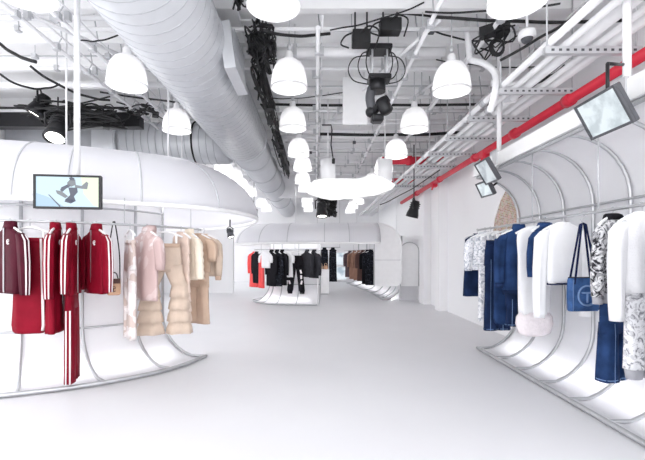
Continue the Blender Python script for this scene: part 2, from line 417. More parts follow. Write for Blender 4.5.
lh = thing('canopy', 'large white fabric canopy over the left clothes rail', 'canopy', (-2.8, 6.2, 0))
near = lambda px: min(range(10, 55), key=lambda k: abs(VX+F*H[k].x/H[k].y-px))
hood(lh, H, HNl, 1.88, 2.62, 1.0, [5, near(6), near(70), near(138), near(219), 56, 68, 78])
for a in (24, 42, 74): MB().tube([pt(H[a], HNl[a], .95, 2.6), pt(H[a], HNl[a], .95, ZC)], .012, 6).build('suspension_rod', 'pipe', lh)

# far fixture, left part
BP = [(-1.2, 12.6), (-1.72, 11.9), (-1.78, 11.35), (-1.4, 10.75), (-.75, 10.5), (.05, 10.42)]
P = spline([Vector(p) for p in BP], 8); N = normals(P)
N = [(n*.55+Vector((.12, .6))*.6).normalized() for n in N]
back, back_rail = display('display_rack', 'small curved display rack with steel ribs under the far canopy', P, N, 1.75,
    [16, 22, 28, 34, 40], (1.45, .52), False, (.05, 1.48), (15, 41), [(22, 1.66), (34, 1.66)], .02, .014)
MB().tube([(.05, 10.4, 0), (.05, 10.4, 1.66)], .016, 8).build('end_post', 'white', back)
QP = [(-1.0, 13.3), (-1.9, 12.7), (-2.32, 11.7), (-2.05, 10.95), (-1.3, 10.5), (-.4, 10.35), (.6, 10.3), (1.66, 10.3)]
Hb = spline([Vector(p) for p in QP], 8)
bh = thing('canopy', 'white fabric canopy at the far end above the black clothes', 'canopy', (-.3, 11.4, 0))
hood(bh, Hb, normals(Hb), 1.64, 2.2, .75, [22, 30, 37, 45, 50, 56])
for a in (38, 52): MB().tube([pt(Hb[a], normals(Hb)[a], .7, 2.2), pt(Hb[a], normals(Hb)[a], .7, ZC)], .012, 6).build('suspension_rod', 'pipe', bh)
# far fixture, right part: run in depth, closed by a rounded white end panel
FP = [(1.96, 11.75), (1.93, 13), (1.8, 15), (1.6, 17), (1.42, 18.6)]
P = spline([Vector(p) for p in FP], 8); N = [Vector((1, .1)).normalized() for _ in P]
far, far_rail = display('display_rack', 'far right display rack running in depth behind the rounded end panel', P, N, 1.9,
    [0, 4, 8, 12, 16, 24, 32], (1.5,), False, (-.1, 1.52), (6, 33), [(10, 1.75), (22, 1.75)], .026, .02)
ep = thing('end_panel', 'tall rounded white panel closing the right end of the far canopy', 'end panel', (2.0, 11.3, 0))
x0, x1, z0, z1, r = 1.62, 2.38, .46, 2.2, .62
poly = [(x0, z0), (x1-.1, z0), (x1, z0+.12)]+[(x1-r+r*math.cos(PI/2*k/9), z1-r+r*math.sin(PI/2*k/9)) for k in range(10)]+[(x0, z1)]
MB().prism([(a, 11.15, b) for a, b in poly], (0, .08, 0)).build('panel_sheet', 'white', ep)
MB().tube([(a, 11.14, b) for a, b in poly[1:]], .02, 6).build('rounded_edge', 'white', ep)
MB().box((1.99, 11.14, 1.19), (.74, .012, .014)).build('joint_strip', 'seamw', ep)
MB().tube([(1.62, 11.12, z0), (1.62, 11.12, 2.2)], .014, 6).build('edge_post', 'frame', ep)
for q in (1.75, 2.25): MB().tube([(q, 11.19, 2.0), (q, 11.19, ZC)], .008, 6).build('suspension_rod', 'pipe', ep)
# white plinths
for (x, yv, sx, sz, lab) in ((.24, 13.6, .4, .85, 'white plinth with the folded tan bags at the far end'), (-.06, 12.6, .34, .58, 'low white plinth below the charcoal jackets under the far canopy')):
    p = thing('plinth', lab, 'plinth', (x, yv, 0)); MB().box((x, yv, sz/2+.02), (sx, sx, sz-.04), bevel=.006).build('body', 'white', p)
    MB().box((x, yv, .01), (sx-.05, sx-.05, .02)).build('base', 'seamw', p)
for k, (dx, c, lab) in enumerate(((-.08, 'tan2', 'folded brown bag, left one of two on the white plinth'), (.09, 'leather', 'folded tan bag, right one of two on the white plinth'))):
    b = thing('folded_bag', lab, 'bag', (.24+dx, 13.55, .85))
    MB().box((.24+dx, 13.55, .91), (.15, .22, .12), bevel=.03).build('body', c, b)
    MB().tube([(.24+dx-.05, 13.45, .97), (.24+dx-.03, 13.45, 1.05), (.24+dx+.03, 13.45, 1.05), (.24+dx+.05, 13.45, .97)], .01, 6).build('handle', c, b)

# ------------------------------------------------------------------ ducts
dx, dz, dr = -1.42, 3.6, .40
t = thing('spiral_duct', 'large silver spiral duct running down the ceiling above the left canopy', 'duct', (dx, 7, 0))
MB().tube([(dx, 0.6, dz), (dx, 7.75, dz)], dr+.06, 40).build('near_section', 'duct', t)
mbs = MB()
for k in range(48):
    y0 = .8+k*.145; pts = [(dx+(dr+.061)*math.cos(a), y0+.12*(a/PI), dz+(dr+.061)*math.sin(a)) for a in [2*PI*j/28 for j in range(29)]]
    mbs.tube(pts, .0045, 4)
mbs.build('spiral_seam', 'seam', t)
MB().lathe([(dr-.02, -.0), (dr+.06, -.02), (dr+.075, -.02), (dr+.075, .03), (dr-.02, .04)], (dx, 7.72, dz), 40, (0, 1, 0)).build('end_collar', 'duct', t)
MB().tube([(dx, 7.76, dz), (dx, 19.9, dz)], dr-.01, 40).build('far_section', 'duct', t)
for v in (8.9, 10.4, 12, 14, 16): MB().lathe([(dr-.01, -.015), (dr+.012, -.015), (dr+.012, .015), (dr-.01, .015)], (dx, v, dz), 36, (0, 1, 0)).build('joint_band', 'seam', t)
for v in (2.3, 5.2, 9.6, 12.6): MB().tube([(dx+.3*s, v, dz+.3 if False else 3.85) for s in (0,)]+[(dx, v, ZC)], .01, 6).build('hanger_rod', 'pipe', t)
bx = MB().box((0, 0, 0), (.12, .72, .5)); rot = Matrix.Rotation(math.radians(-8), 3, 'Y')
bx.v = [rot @ v+Vector((dx+dr+.085, 4.55, dz-.06)) for v in bx.v]; b = bx.build('takeoff_box', 'duct', t)
g = MB()
for k in range(9): g.box((dx+dr+.148, 4.28+k*.068, dz-.06), (.01, .04, .4))
g.v = [v for v in g.v]; g.build('grille', 'seam', b)
# cross branch
c = thing('branch_duct', 'silver branch duct crossing the left wall side behind the canopy', 'duct', (-3.2, 8.15, 0))
MB().tube([(-1.75, 8.15, dz), (-2.2, 8.15, dz), (-3.9, 8.15, dz)], .41, 36).build('round_section', 'duct', c)
mbs = MB()
for k in range(14):
    x0 = -2.0-k*.14; mbs.tube([(x0, 8.15+.413*math.cos(a), dz+.413*math.sin(a)) for a in [2*PI*j/28 for j in range(29)]], .008, 4)
mbs.build('ring_seams', 'seam', c)
mbs = MB(); mbs.tube([(-2.42, 8.15+.42*math.cos(a), dz+.42*math.sin(a)) for a in [2*PI*j/28 for j in range(29)]], .018, 6); mbs.build('black_strap', 'black', c)
sq = lambda x, hy, hz, e: [Vector((x, 8.15+hy*(abs(math.cos(a))**e)*(1 if math.cos(a) > 0 else -1), dz-.02+hz*(abs(math.sin(a))**e)*(1 if math.sin(a) > 0 else -1))) for a in [2*PI*j/36 for j in range(36)]]
MB().loft([sq(-3.9, .41, .41, 1), sq(-4.3, .5, .32, .35)]).build('transition', 'duct', c)
MB().loft([sq(-4.3, .5, .32, .35), sq(-5.95, .5, .32, .35)], caps=True).build('flat_section', 'seam', c)
MB().lathe([(.44, -.02), (.47, -.02), (.47, .02), (.44, .02)], (-3.9, 8.15, dz), 36, (1, 0, 0)).build('joint_band', 'seam', c)
bb = MB().box((-4.5, 7.0, 3.72), (2.9, .18, .34)); tag(bb.build('steel_beam', 'blackm'), 'black steel beam under the ceiling at the upper left', 'beam')

# ------------------------------------------------------------------ pendant lamps
def make_pendant(loc, label):
    t = thing('pendant_lamp', label, 'pendant lamp', loc, 0, 'white dome pendant lamps')
    prof = [(.205, 0), (.206, .03), (.200, .10), (.188, .17), (.165, .235), (.13, .285), (.085, .315), (.05, .325)]
    MB().lathe(prof, n=32).build('dome_shade', 'shade', t, local=True, solid=.006)
    MB().lathe([(.213, -.006), (.213, .006), (.199, .006), (.199, -.006), (.213, -.006)], n=32).build('rim', 'white', t, local=True)
    MB().lathe([(0, .42), (.03, .42), (.045, .40), (.05, .33), (.055, .32), (.0, .32)], n=16).build('cap', 'white', t, local=True)
    MB().lathe([(0, .07), (.035, .08), (.055, .12), (.05, .18), (.03, .24), (.03, .32)], n=14).build('bulb', 'bulb', t, local=True)
    MB().tube([(0, 0, .42), (0, 0, ZC-loc[2])], .007, 6).build('stem', 'greypipe', t, local=True)
    MB().lathe([(0, .5), (.02, .5), (.026, .47), (.02, .44), (0, .44)], n=10).build('hook', 'greypipe', t, local=True)
    return t
proto = None
rows = (('left', -2.08, [2.85, 4.35, 6.05, 9.0, 10.1, 11.3, 12.6, 15.2, 17]), ('middle', -.335, [3.15, 4.6, 6.2, 7.7, 9.2, 10.7, 12.2, 14.4, 16, 17.6]), ('right', 1.5, [2.98, 4.5, 6.0, 7.5, 9.0, 10.5, 12, 14.4, 16, 17.6]))  # hidden last lamps of left and right rows added to light the far end
for rn, x, ds in rows:
    LZ = 3.27 if rn == 'middle' else 3.19
    for k, d in enumerate(ds):
        lab = f'white dome pendant lamp, {ORD[k]} from the camera in the {rn} ceiling row'
        if proto is None: proto = make_pendant((x, d, LZ), lab)
        else: dup(proto, (x+.03*math.sin(k*2.1), d, LZ+.02*math.cos(k*3)), k*.7, lab)
        ld = bpy.data.lights.new('pendant_light', 'POINT'); ld.energy = 1.8 if d < 7 else 3.5; ld.shadow_soft_size = .05; ld.color = (1, .985, .97)  # fill light added inside unlit-looking lamps, stronger towards the far end
        lo = bpy.data.objects.new('pendant_light', ld); lo.location = (x, d, LZ+.015); C.objects.link(lo)

# ------------------------------------------------------------------ ceiling pipes, rails, struts
for k, (d, z, x0, x1, r, c) in enumerate([(2.9, 3.95, -5.5, 2.9, .025, 'pipe'), (4.25, 3.85, -5.5, -2.0, .03, 'pipe'), (4.55, 3.9, -5.5, 2.9, .022, 'pipe'), (4.97, 3.85, -.9, 1.6, .06, 'pipe'), (5.4, 3.85, -5.5, 2.9, .025, 'pipe'), (5.95, 3.86, -5.5, -2.2, .045, 'pipe'),
        (6.5, 3.9, -.9, 2.9, .03, 'pipe'), (6.9, 3.82, -5.5, 2.9, .025, 'pipe'), (7.6, 3.85, -.9, 2.9, .035, 'pipe'), (8.5, 3.85, -.9, 2.9, .03, 'pipe'), (9.6, 3.85, -5.5, 2.9, .03, 'pipe'), (10.8, 3.85, -5.5, 2.9, .035, 'pipe'), (12.4, 3.85, -5.5, 2.9, .035, 'pipe')]):
    t = thing('cross_pipe', f'white pipe crossing under the ceiling, {ORD[k]} counted from the camera', 'pipe', ((x0+x1)/2, d, z), 0, 'white cross pipes under the ceiling')
    MB().tube([(x0, d, z), (x1, d, z)], r, 10).build('pipe_run', c, t)
    nn = max(2, int((x1-x0)/1.3))
    for j in range(nn):
        x = x0+(j+.5)*(x1-x0)/nn+.1*math.sin(k+j); MB().box((x, d, z), (.05, r*2+.02, r*2+.02)).tube([(x, d, z), (x, d, ZC)], .007, 5).build('pipe_clamp', 'greypipe', t)
def rail(x, z, y0, y1, lab):
    t = thing('lighting_rail', lab, 'lighting rail', (x, (y0+y1)/2, z))
    MB().tube([(x, y0, z), (x, y1, z)], .024, 8).build('rail_tube', 'pipe', t)
    MB().tube([(x+.05, y0, z+.12), (x+.05, y1, z+.12)], .012, 6).build('upper_tube', 'pipe', t)
    v = y0+.5; j = 0
    while v < y1:
        m = MB().box((x, v, z+.0), (.07, .06, .07)); m.tube([(x, v, z), (x+.05, v+.02, z+.12), (x, v, ZC)], .008, 5)
        m.box((x-.05*(1 if j % 2 else -1), v+.09, z+.05), (.05, .05, .09)).build('clamp', 'greypipe', t)
        v += .62; j += 1
rail(-2.96, 3.7, 2.2, 7.5, 'outer white lighting rail above the left canopy')
rail(-2.55, 3.68, 2.2, 7.5, 'inner white lighting rail above the left canopy')
rail(.02, 3.72, 4.2, 12.5, 'white lighting rail along the middle of the ceiling')
rail(1.18, 3.72, 2.4, 12.5, 'white lighting rail just left of the right lamp row')
rail(2.62, 3.72, 2.2, 12.5, 'white lighting rail above the right conduits')
rail(1.82, 3.66, 2.2, 12.5, 'white lighting rail just right of the right lamp row')
for k, (x, z, r) in enumerate(((2.06, 3.2, .035), (2.2, 3.185, .03), (2.34, 3.20, .045), (2.48, 3.185, .03), (2.6, 3.2, .05), (2.5, 3.36, .03))):
    t = thing('conduit', f'white conduit under the right ceiling, {ORD[k]} from the middle of the shop', 'conduit', (x, 7, z), 0, 'white conduits along the right ceiling')
    MB().tube([(x, 1.8, z), (x, 18.8, z)], r, 10).build('conduit_run', 'pipe', t)
    for v in (2.6+.1*k, 4.9+.2*k, 7.6+.2*k, 10.6): MB().lathe([(r, -.05), (r+.012, -.05), (r+.012, .05), (r, .05)], (x, v, z), 12, (0, 1, 0)).build('coupling', 'greypipe', t)
for k, d in enumerate((2.62, 3.5, 4.37, 5.25, 6.15, 7.1, 8.1, 9.2, 10.4)):
    t = thing('strut_hanger', f'perforated strut carrying the right conduits, {ORD[k]} from the camera', 'strut', (2.45, d, 3.12), 0, 'perforated struts under the conduits')
    m = MB().box((2.42, d, 3.115), (.85, .045, .06)); m.build('channel', 'greypipe', t)
    for j in range(12): MB().box((2.06+j*.065, d-.0235, 3.115), (.026, .003, .02)).build('slot', 'dark', t)
    for x in (2.02, 2.8): MB().tube([(x, d, 3.1), (x, d, ZC)], .008, 5).build('rod', 'greypipe', t)
t = thing('sprinkler_main', 'long red sprinkler pipe along the upper right wall', 'pipe', (2.78, 7, 3.03))
MB().tube([(2.78, 1.8, 3.03), (2.78, 13.0, 3.03)], .052, 12).build('pipe_run', 'red', t)
for v in (3.1, 4.4, 5.6, 7.0, 9.0, 11): MB().lathe([(.052, -.05), (.07, -.05), (.07, .05), (.052, .05)], (2.78, v, 3.03), 14, (0, 1, 0)).build('coupling', 'red', t)
for v in (6.6, 9.4): MB().box((2.78, v, 2.99), (.12, .16, .14), bevel=.02).tube([(2.78, v, 3.0), (2.72, v, 2.86)], .02, 6).build('valve', 'red', t)
for d, x0, lab in ((8.6, 1.42, 'nearer'), (11.0, 1.55, 'farther')):
    MBo = MB().tube([(x0, d, 3.36), (2.74, d, 3.36)], .085, 12).lathe([(.085, -.05), (.105, -.05), (.105, .05), (.085, .05)], (2.0, d, 3.36), 14, (1, 0, 0))
    tag(MBo.build('branch_pipe', 'red'), f'red branch pipe crossing at the far right ceiling, {lab} of two', 'pipe')
t = thing('bent_pipe', 'fat white bent pipe hanging beside the right conduits', 'pipe', (1.85, 4.3, 3.2))
MB().tube(spline([at(470, 60, 4.6), at(485, 64, 4.5), at(495, 74, 4.45), at(495, 92, 4.4), at(490, 112, 4.5)], 6), .036, 12).build('pipe_run', 'pipe', t)
MB().tube([at(495, 80, 4.45), at(495, 86, 4.45)], .046, 12).build('coupling', 'greypipe', t)
MB().tube([at(470, 60, 4.6), at(470, 60, 4.6)+Vector((-.02, .05, .45))], .036, 10).build('riser', 'pipe', t)

for k, (d, z, x0, x1) in enumerate(((3.3, 4.0, -.7, 2.7), (3.75, 3.95, -5, -2.0), (4.75, 4.0, .1, 2.7), (5.2, 3.92, -5, -2.0), (5.7, 3.98, -.7, 2.7), (6.2, 3.95, -.7, 2.7), (7.2, 3.9, -.7, 2.7), (8.0, 3.95, -.7, 2.7), (9.1, 3.9, -.7, 2.7), (10.2, 3.95, -.7, 2.7), (11.5, 3.9, -.7, 2.7))):
    t = thing('thin_conduit', f'thin grey conduit crossing the ceiling, {ORD[k]} counted from the camera', 'conduit', ((x0+x1)/2, d, z), 0, 'thin grey ceiling conduits')
    MB().tube([(x0, d, z), (x0+.4, d+.02, z), (x1-.3, d, z), (x1, d, z)], .011, 6).build('conduit_run', 'frame', t)
    for j in range(3):
        x = x0+(x1-x0)*(j+.4+.1*math.sin(3*k+j))/3
        MB().box((x, d, z-.01), (.07, .07, .06), bevel=.006).build('junction_box', 'greypipe' if (j+k) % 3 else 'dark', t)
        MB().tube([(x, d, z), (x, d, ZC)], .006, 5).build('drop_rod', 'frame', t)
for x0, y0, x1, y1, lab in ((-3.9, 2.6, -2.0, 5.6, 'white diagonal brace at the upper left between the lighting rails'), (.3, 7.2, 1.3, 4.2, 'white diagonal brace right of the hanging white panel'), (1.5, 6.4, 2.5, 3.0, 'white diagonal brace above the right conduits')):
    t = thing('diagonal_brace', lab, 'pipe', ((x0+x1)/2, (y0+y1)/2, 3.8)); MB().tube([(x0, y0, 3.8), (x1, y1, 3.8)], .022, 8).build('brace_tube', 'pipe', t)
    for f in (.1, .5, .9): MB().box((x0+(x1-x0)*f, y0+(y1-y0)*f, 3.82), (.07, .07, .1)).tube([(x0+(x1-x0)*f, y0+(y1-y0)*f, 3.82), (x0+(x1-x0)*f, y0+(y1-y0)*f, ZC)], .007, 5).build('clamp', 'greypipe', t)
# ------------------------------------------------------------------ cables
def sag_line(a, b, sag, n=14, wob=.007):
    a, b = Vector(a), Vector(b)
    return [a.lerp(b, k/n)-Vector((0, 0, sag*4*(k/n)*(1-k/n)))+Vector((0, random.uniform(-wob, wob), random.uniform(-wob, wob))) for k in range(n+1)]
cab = [((-.8, 3.55, 3.95), (2.0, 3.9, 3.95), .03, .018, 'black cable crossing the ceiling just beyond the first middle lamp'),
       (at(325, 9, 4.6), at(432, 16, 4.6), .0, .012, 'black cable running left of the robot arm head'),
       (at(430, 16, 4.2), at(640, 20, 4.0), .04, .016, 'black cable from the robot arm to the right ceiling'),
       (at(270, 104, 6.9), at(640, 100, 6.6), .05, .022, 'thick black cable crossing the ceiling behind the robot arm'),
       (at(320, 134, 8), at(470, 132, 8), .04, .03, 'thick black cable crossing the ceiling above the paper cloud'),
       (at(80, 40, 4.3), at(124, 32, 4.3), .05, .008, 'thin black cable at the upper left beside the monitor pole'),
       (at(0, 44, 4.6), at(36, 62, 4.6), .03, .02, 'thick black cable at the top left corner'),
       (at(30, 66, 5), at(110, 100, 5.6), .1, .016, 'drooping black cable left of the left lamp row'),
       (at(500, 60, 3.9), at(600, 0, 3.6), .02, .013, 'black cable rising diagonally at the upper right'),
       (at(524, 85, 4.6), at(565, 66, 4.4), .04, .018, 'black cable beside the white box speaker'),
       (at(432, 30, 4.7), at(500, 40, 4.6), .06, .01, 'thin black cable drooping right of the robot arm'),
       (at(0, 74, 5), at(60, 84, 5.6), .12, .014, 'black cable hanging at the upper left behind the pole')]
cab += [(at(330, 30, 4.4), at(424, 3, 4.4), .04, .008, 'thin black cable rising above the black control boxes'),
        (at(436, 60, 5.2), at(560, 66, 5.0), .05, .008, 'thin black cable beyond the right lamp row, middle height'),
        (at(425, 12, 3.9), at(560, 4, 3.6), .03, .009, 'thin black cable at the top between lamp row and conduits'),
        (at(500, 110, 5.6), at(600, 30, 3.9), .04, .012, 'long black cable following the right conduits'),
        (at(420, 36, 4.9), at(436, 12, 4.4), .02, .01, 'short black cable hanging right of the control box'),
        (at(262, 30, 4.2), at(330, 33, 4.5), .05, .016, 'black cable with boxes beyond the first middle lamp'),
        (at(270, 98, 6.3), at(345, 92, 6.1), .04, .008, 'thin black cable behind the second middle lamp'),
        (at(0, 108, 6), at(110, 96, 6.2), .08, .012, 'black cable in front of the black steel beam'),
        (at(100, 92, 6), at(230, 108, 6.4), .02, .014, 'black cable running behind the left lamp row'),
        (at(380, 205, 9.5), at(440, 170, 8), .05, .01, 'thin black cable near the far red pipes')]
for a, b, s, r, lab in cab:
    tag(MB().tube(spline(sag_line(a, b, s, 7), 4), r, 6).build('power_cable', 'black'), lab, 'cable')
def tangle(cen, size, n, r, lab):
    m = MB(); c = Vector(cen)
    for k in range(n):
        p = [c+Vector([random.uniform(-1, 1)*s for s in size]) for _ in range(5)]
        m.tube(spline(p, 5), r*random.uniform(.6, 1.4), 5)
    for k in range(max(2, n//6)):
        m.box(c+Vector([random.uniform(-.8, .8)*s for s in size]), (.1, .14, .1), Matrix.Rotation(random.random(), 3, 'Z'))
    return tag(m.build('cable_tangle', 'black'), lab, 'cables', None, 'stuff')
tangle((-.72, 3.6, 3.9), (.12, .5, .16), 16, .013, 'tangle of black cables at the top beside the duct')
tangle((-.62, 4.6, 3.75), (.16, .35, .2), 22, .012, 'dense tangle of black cables and boxes beside the duct grille')
tangle((-.76, 6.2, 3.72), (.09, 1.1, .14), 17, .012, 'strip of black cables along the duct past its grille')
tangle((-.8, 9.5, 3.7), (.09, 2.2, .16), 22, .014, 'far strip of black cables along the duct')
tangle((-3.9, 6.5, 3.6), (.8, .3, .16), 22, .014, 'tangle of black cables above the left canopy')
tangle((-2.9, 6.6, 3.72), (.4, .3, .08), 7, .011, 'small tangle of black cables near the second left lamp')
tangle((.32, 11.2, 2.72), (.26, .3, .32), 40, .018, 'dark tangle of cables above the far canopy')
tangle((1.9, 4.3, 3.62), (.22, .3, .06), 5, .009, 'loose black cables beside the ceiling camera')
t = thing('cable_tray', 'white cable tray running beside the silver duct', 'cable tray', (-.78, 8, 3.95))
for x in (-.86, -.66): MB().box((x, 9.5, 3.98), (.02, 14.5, .05)).build('side_rail', 'pipe', t)
for k in range(30): MB().box((-.76, 2.5+k*.5, 3.97), (.2, .02, .015)).build('rung', 'pipe', t)
t = thing('cable_coil', 'coiled black cable hanging from the ceiling at the upper right', 'cable coil', at(498, 46, 4.2))
for k in range(4): MB().tube([at(498, 46, 4.2)+Vector(((.055+.008*k)*math.cos(a), .01*k, (.075+.006*k)*math.sin(a))) for a in [2*PI*j/20 for j in range(21)]], .008, 6).build('loop', 'black', t)
MB().tube([at(498, 38, 4.2), at(499, 22, 4.2)], .004, 5).build('tie', 'black', t)
t = thing('plug_cable', 'black cable ending in a plug, hanging left of the paper cloud', 'cable', at(332, 130, 6.5))
MB().tube([at(322, 125, 6.5), at(331, 125, 6.5), at(332, 130, 6.5), at(331, 145, 6.5), at(333, 158, 6.5)], .012, 6).build('wire', 'black', t)
MB().box(at(333.5, 161, 6.5), (.05, .04, .09), bevel=.01).build('plug', 'black', t)

# ------------------------------------------------------------------ robot arm with cable loops
D = 4.7; o = at(378, 60, D)
t = thing('robot_arm', 'black robotic camera arm hanging from the ceiling pipe', 'robot arm', (o.x, D, 3.75))
MB().box(at(379, 50, D), (.28, .22, .06), bevel=.01).build('upper_mount_plate', 'blackm', t); MB().box(at(379, 79, D), (.26, .2, .06), bevel=.01).build('lower_mount_plate', 'blackm', t)
for px in (371.5, 386): 
    for dy in (-.07, .07): MB().tube([at(px, 50, D)+Vector((0, dy, 0)), at(px, 79, D)+Vector((0, dy, 0))], .012, 8).build('column', 'greypipe', t)
for sgn in (-1, 1):
    for k in range(3):
        w = (13, 20, 29)[k]; yy = (-.1, 0, .1)[k]
        MB().tube(spline([at(378+sgn*7, 51, D)+Vector((0, yy, 0)), at(378+sgn*w*.8, 54, D)+Vector((0, yy, 0)), at(378+sgn*w, 66, D)+Vector((0, yy, 0)), at(378+sgn*w*.8, 77, D)+Vector((0, yy, 0)), at(378+sgn*7, 81, D)+Vector((0, yy, 0))], 6), .007, 6).build('cable_loop', 'black', t)
a = MB().tube([at(377, 80, D), at(377, 92, D)], .1, 16); a.build('shoulder', 'blackm', t)
MB().tube(spline([at(372, 88, D), at(370, 98, D), at(372, 110, D)], 5), [.055]*11, 14).build('upper_arm', 'dark', t)
MB().sphere(at(371, 112, D), .066).build('elbow', 'blackm', t)
MB().tube([at(373, 113, D), at(380, 104, D-.08), at(388, 98, D-.1)], .045, 14).build('forearm', 'blackm', t)
MB().lathe([(0, 0), (.07, 0), (.075, .05), (.075, .16), (.05, .18), (0, .18)], at(381, 100, D-.1), 16, (.45, -.2, -1)).build('wrist', 'blackm', t)
MB().box(at(377, 119, D-.04), (.14, .14, .09), bevel=.02).build('camera_head', 'blackm', t)
for (px, py, w, h, lab) in ((361, 39, 17, 13, 'black control box left of the robot arm, lower one'), (390, 27, 20, 12, 'black control box above the robot arm')):
    b = thing('control_box', lab, 'control box', at(px, py+h/2, D-.2)); MB().box(at(px, py, D-.2), (w*D/F, .16, h*D/F), bevel=.008).build('case', 'black', b)
    for q in (-1, 1): MB().tube([at(px+q*w*.35, py-h*.4, D-.2), at(px+q*w*.35, py-h*.4, D-.2)+Vector((0, 0, .35))], .01, 6).build('bracket', 'blackm', b)
    MB().tube(spline([at(px, py-h/2, D-.3), at(px+8, py-h, D-.3), at(px+18, py-h*.6, D-.3), at(px+14, py+h*.8, D-.2)], 5), .009, 6).build('lead', 'black', b)
    MB().tube(spline([at(px-8, py-h/2, D-.3), at(px-16, py-h*.2, D-.3), at(px-20, py+h*.4, D-.3), at(px-12, py+h*.7, D-.3)], 5), .009, 6).build('lead', 'black', b)
# suspended white panel, paper cloud
t = thing('hanging_panel', 'white rectangular panel hanging left of the robot arm', 'hanging panel', at(355, 125, 6.0))
MB().box(at(355, 101, 6.0), (.37, .03, .71), bevel=.005).build('sheet', 'white', t)
for px in (346, 364): MB().tube([at(px, 78, 6), (at(px, 78, 6).x, 6, ZC)], .005, 5).build('wire', 'greypipe', t)
t = thing('paper_cloud', 'white wavy cloud-shaped ceiling lamp above the far canopy', 'ceiling lamp', at(349, 187, 6.75))
cc = at(349, 186, 6.75); n = 40; rings = []
def blob(a): return 1+.10*math.sin(3*a+.6)+.07*math.sin(5*a+2)+.04*math.sin(9*a)
for f, z in ((.02, -.2), (.35, -.2), (.66, -.16), (.93, -.07), (1, 0), (.93, .05), (.6, .07), (.02, .08)):
    rings.append([cc+Vector((-.02-.1*(1-f)+.72*f*blob(2*PI*k/n)*math.cos(2*PI*k/n), .55*f*blob(2*PI*k/n+1)*math.sin(2*PI*k/n), z+.03*math.sin(4*2*PI*k/n+f*5)*f+(.05*math.cos(2*PI*k/n)*f))) for k in range(n)])
MB().loft(rings, caps=True).build('paper_body', mat_emit('cloud_glow', (1, 1, 1, 1), .75), t)
for px in (328, 385): MB().tube([at(px, 181, 6.75), at(px, 160, 6.75)], .125, 18).build('white_sleeve', 'panel', t)
for px in (328, 385): MB().tube([at(px, 160, 6.75), (at(px, 160, 6.75).x, 6.75, ZC)], .01, 6).build('suspension_rod', 'pipe', t)

# ------------------------------------------------------------------ spotlights, speakers
def spot(px, py, D, s, aim, lab, mm='blackm', ztop=3.7):
    c = at(px, py, D); t = thing('spotlight', lab, 'spotlight', (c.x, c.y, c.z))
    ax = Vector(aim).normalized()
    MB().lathe([(0, -.5*s), (.2*s, -.5*s), (.26*s, -.3*s), (.28*s, 0), (.36*s, .3*s), (.38*s, .5*s), (.3*s, .5*s)], c, 18, ax).build('housing', mm, t)
    MB().lathe([(0, .44*s), (.32*s, .44*s)], c, 18, ax).build('lens', 'lens', t)
    sd = ax.cross(Vector((0, 0, 1))).normalized()
    MB().tube([c+sd*.4*s, c+sd*.42*s+Vector((0, 0, .5*s)), c+Vector((0, 0, .72*s)), c-sd*.42*s+Vector((0, 0, .5*s)), c-sd*.4*s], .03*s+.004, 6).build('yoke', mm, t)
    MB().tube([c+Vector((0, 0, .7*s)), (c.x, c.y, max(c.z+.8*s, ztop))], .012, 6).build('stem', mm, t)
    for k in range(3): MB().lathe([(.27*s, (-.35+.12*k)*s), (.31*s, (-.35+.12*k)*s), (.31*s, (-.31+.12*k)*s), (.27*s, (-.31+.12*k)*s)], c, 16, ax).build('cooling_fin', mm, t)
spot(58, 128, 6.0, .42, (.1, -.55, -1), 'large black spotlight shining above the left canopy')
spot(40, 105, 6.3, .36, (-.5, -.2, -1), 'black spotlight, left of the shining one above the left canopy')
spot(414, 209, 8.6, .36, (-.25, .1, -1), 'black spotlight hanging in front of the white right wall')
spot(230, 233, 6.0, .14, (.3, -.2, -1), 'small grey spotlight under the right tip of the left canopy', 'dark', 1.86)
spot(322, 209, 10, .4, (0, -.2, -1), 'black spotlight above the far canopy, left of the dark cables')
for k, px in enumerate((254, 243)): spot(px, 214, 12.5, .3, (.2, -.2, -1), f'small black spotlight at the far left of the far canopy, {ORD[k]} from the duct')
c = at(527, 37, 4.0); t = thing('dome_camera', 'white dome security camera on the upper right ceiling', 'camera', (c.x, c.y, c.z))
MB().lathe([(.0, .06), (.075, .06), (.085, .04), (.085, -.01), (.06, -.02)], c, 20).build('housing', 'white', t)
MB().lathe([(.055, -.015), (.05, -.04), (.03, -.06), (0, -.066)], c, 16).build('dark_dome', 'dark', t)
MB().tube([c+Vector((0, 0, .06)), (c.x, c.y, ZC)], .014, 8).build('stem', 'pipe', t)
c = at(510, 93, 4.8); t = thing('box_speaker', 'white box loudspeaker under the right ceiling pipes', 'speaker', (c.x, c.y, c.z))
rz = Matrix.Rotation(-.5, 3, 'Z') @ Matrix.Rotation(.35, 3, 'X')
MB().box(c, (.17, .16, .24), rz, .02).build('cabinet', 'white', t)
MB().box(c+rz @ Vector((0, -.082, -.01)), (.12, .006, .18), rz).build('grille', 'card', t)
MB().tube([c+Vector((0, 0, .1)), (c.x, c.y, ZC)], .012, 6).build('bracket', 'pipe', t)
c = at(451, 158, 8.5); t = thing('box_speaker', 'grey box loudspeaker high on the far right wall', 'speaker', (c.x, c.y, c.z))
MB().box(c, (.12, .12, .2), Matrix.Rotation(-.6, 3, 'Y'), .015).build('cabinet', 'greypipe', t)
MB().tube([c, (XR, c.y, c.z+.05)], .012, 6).build('bracket', 'pipe', t)

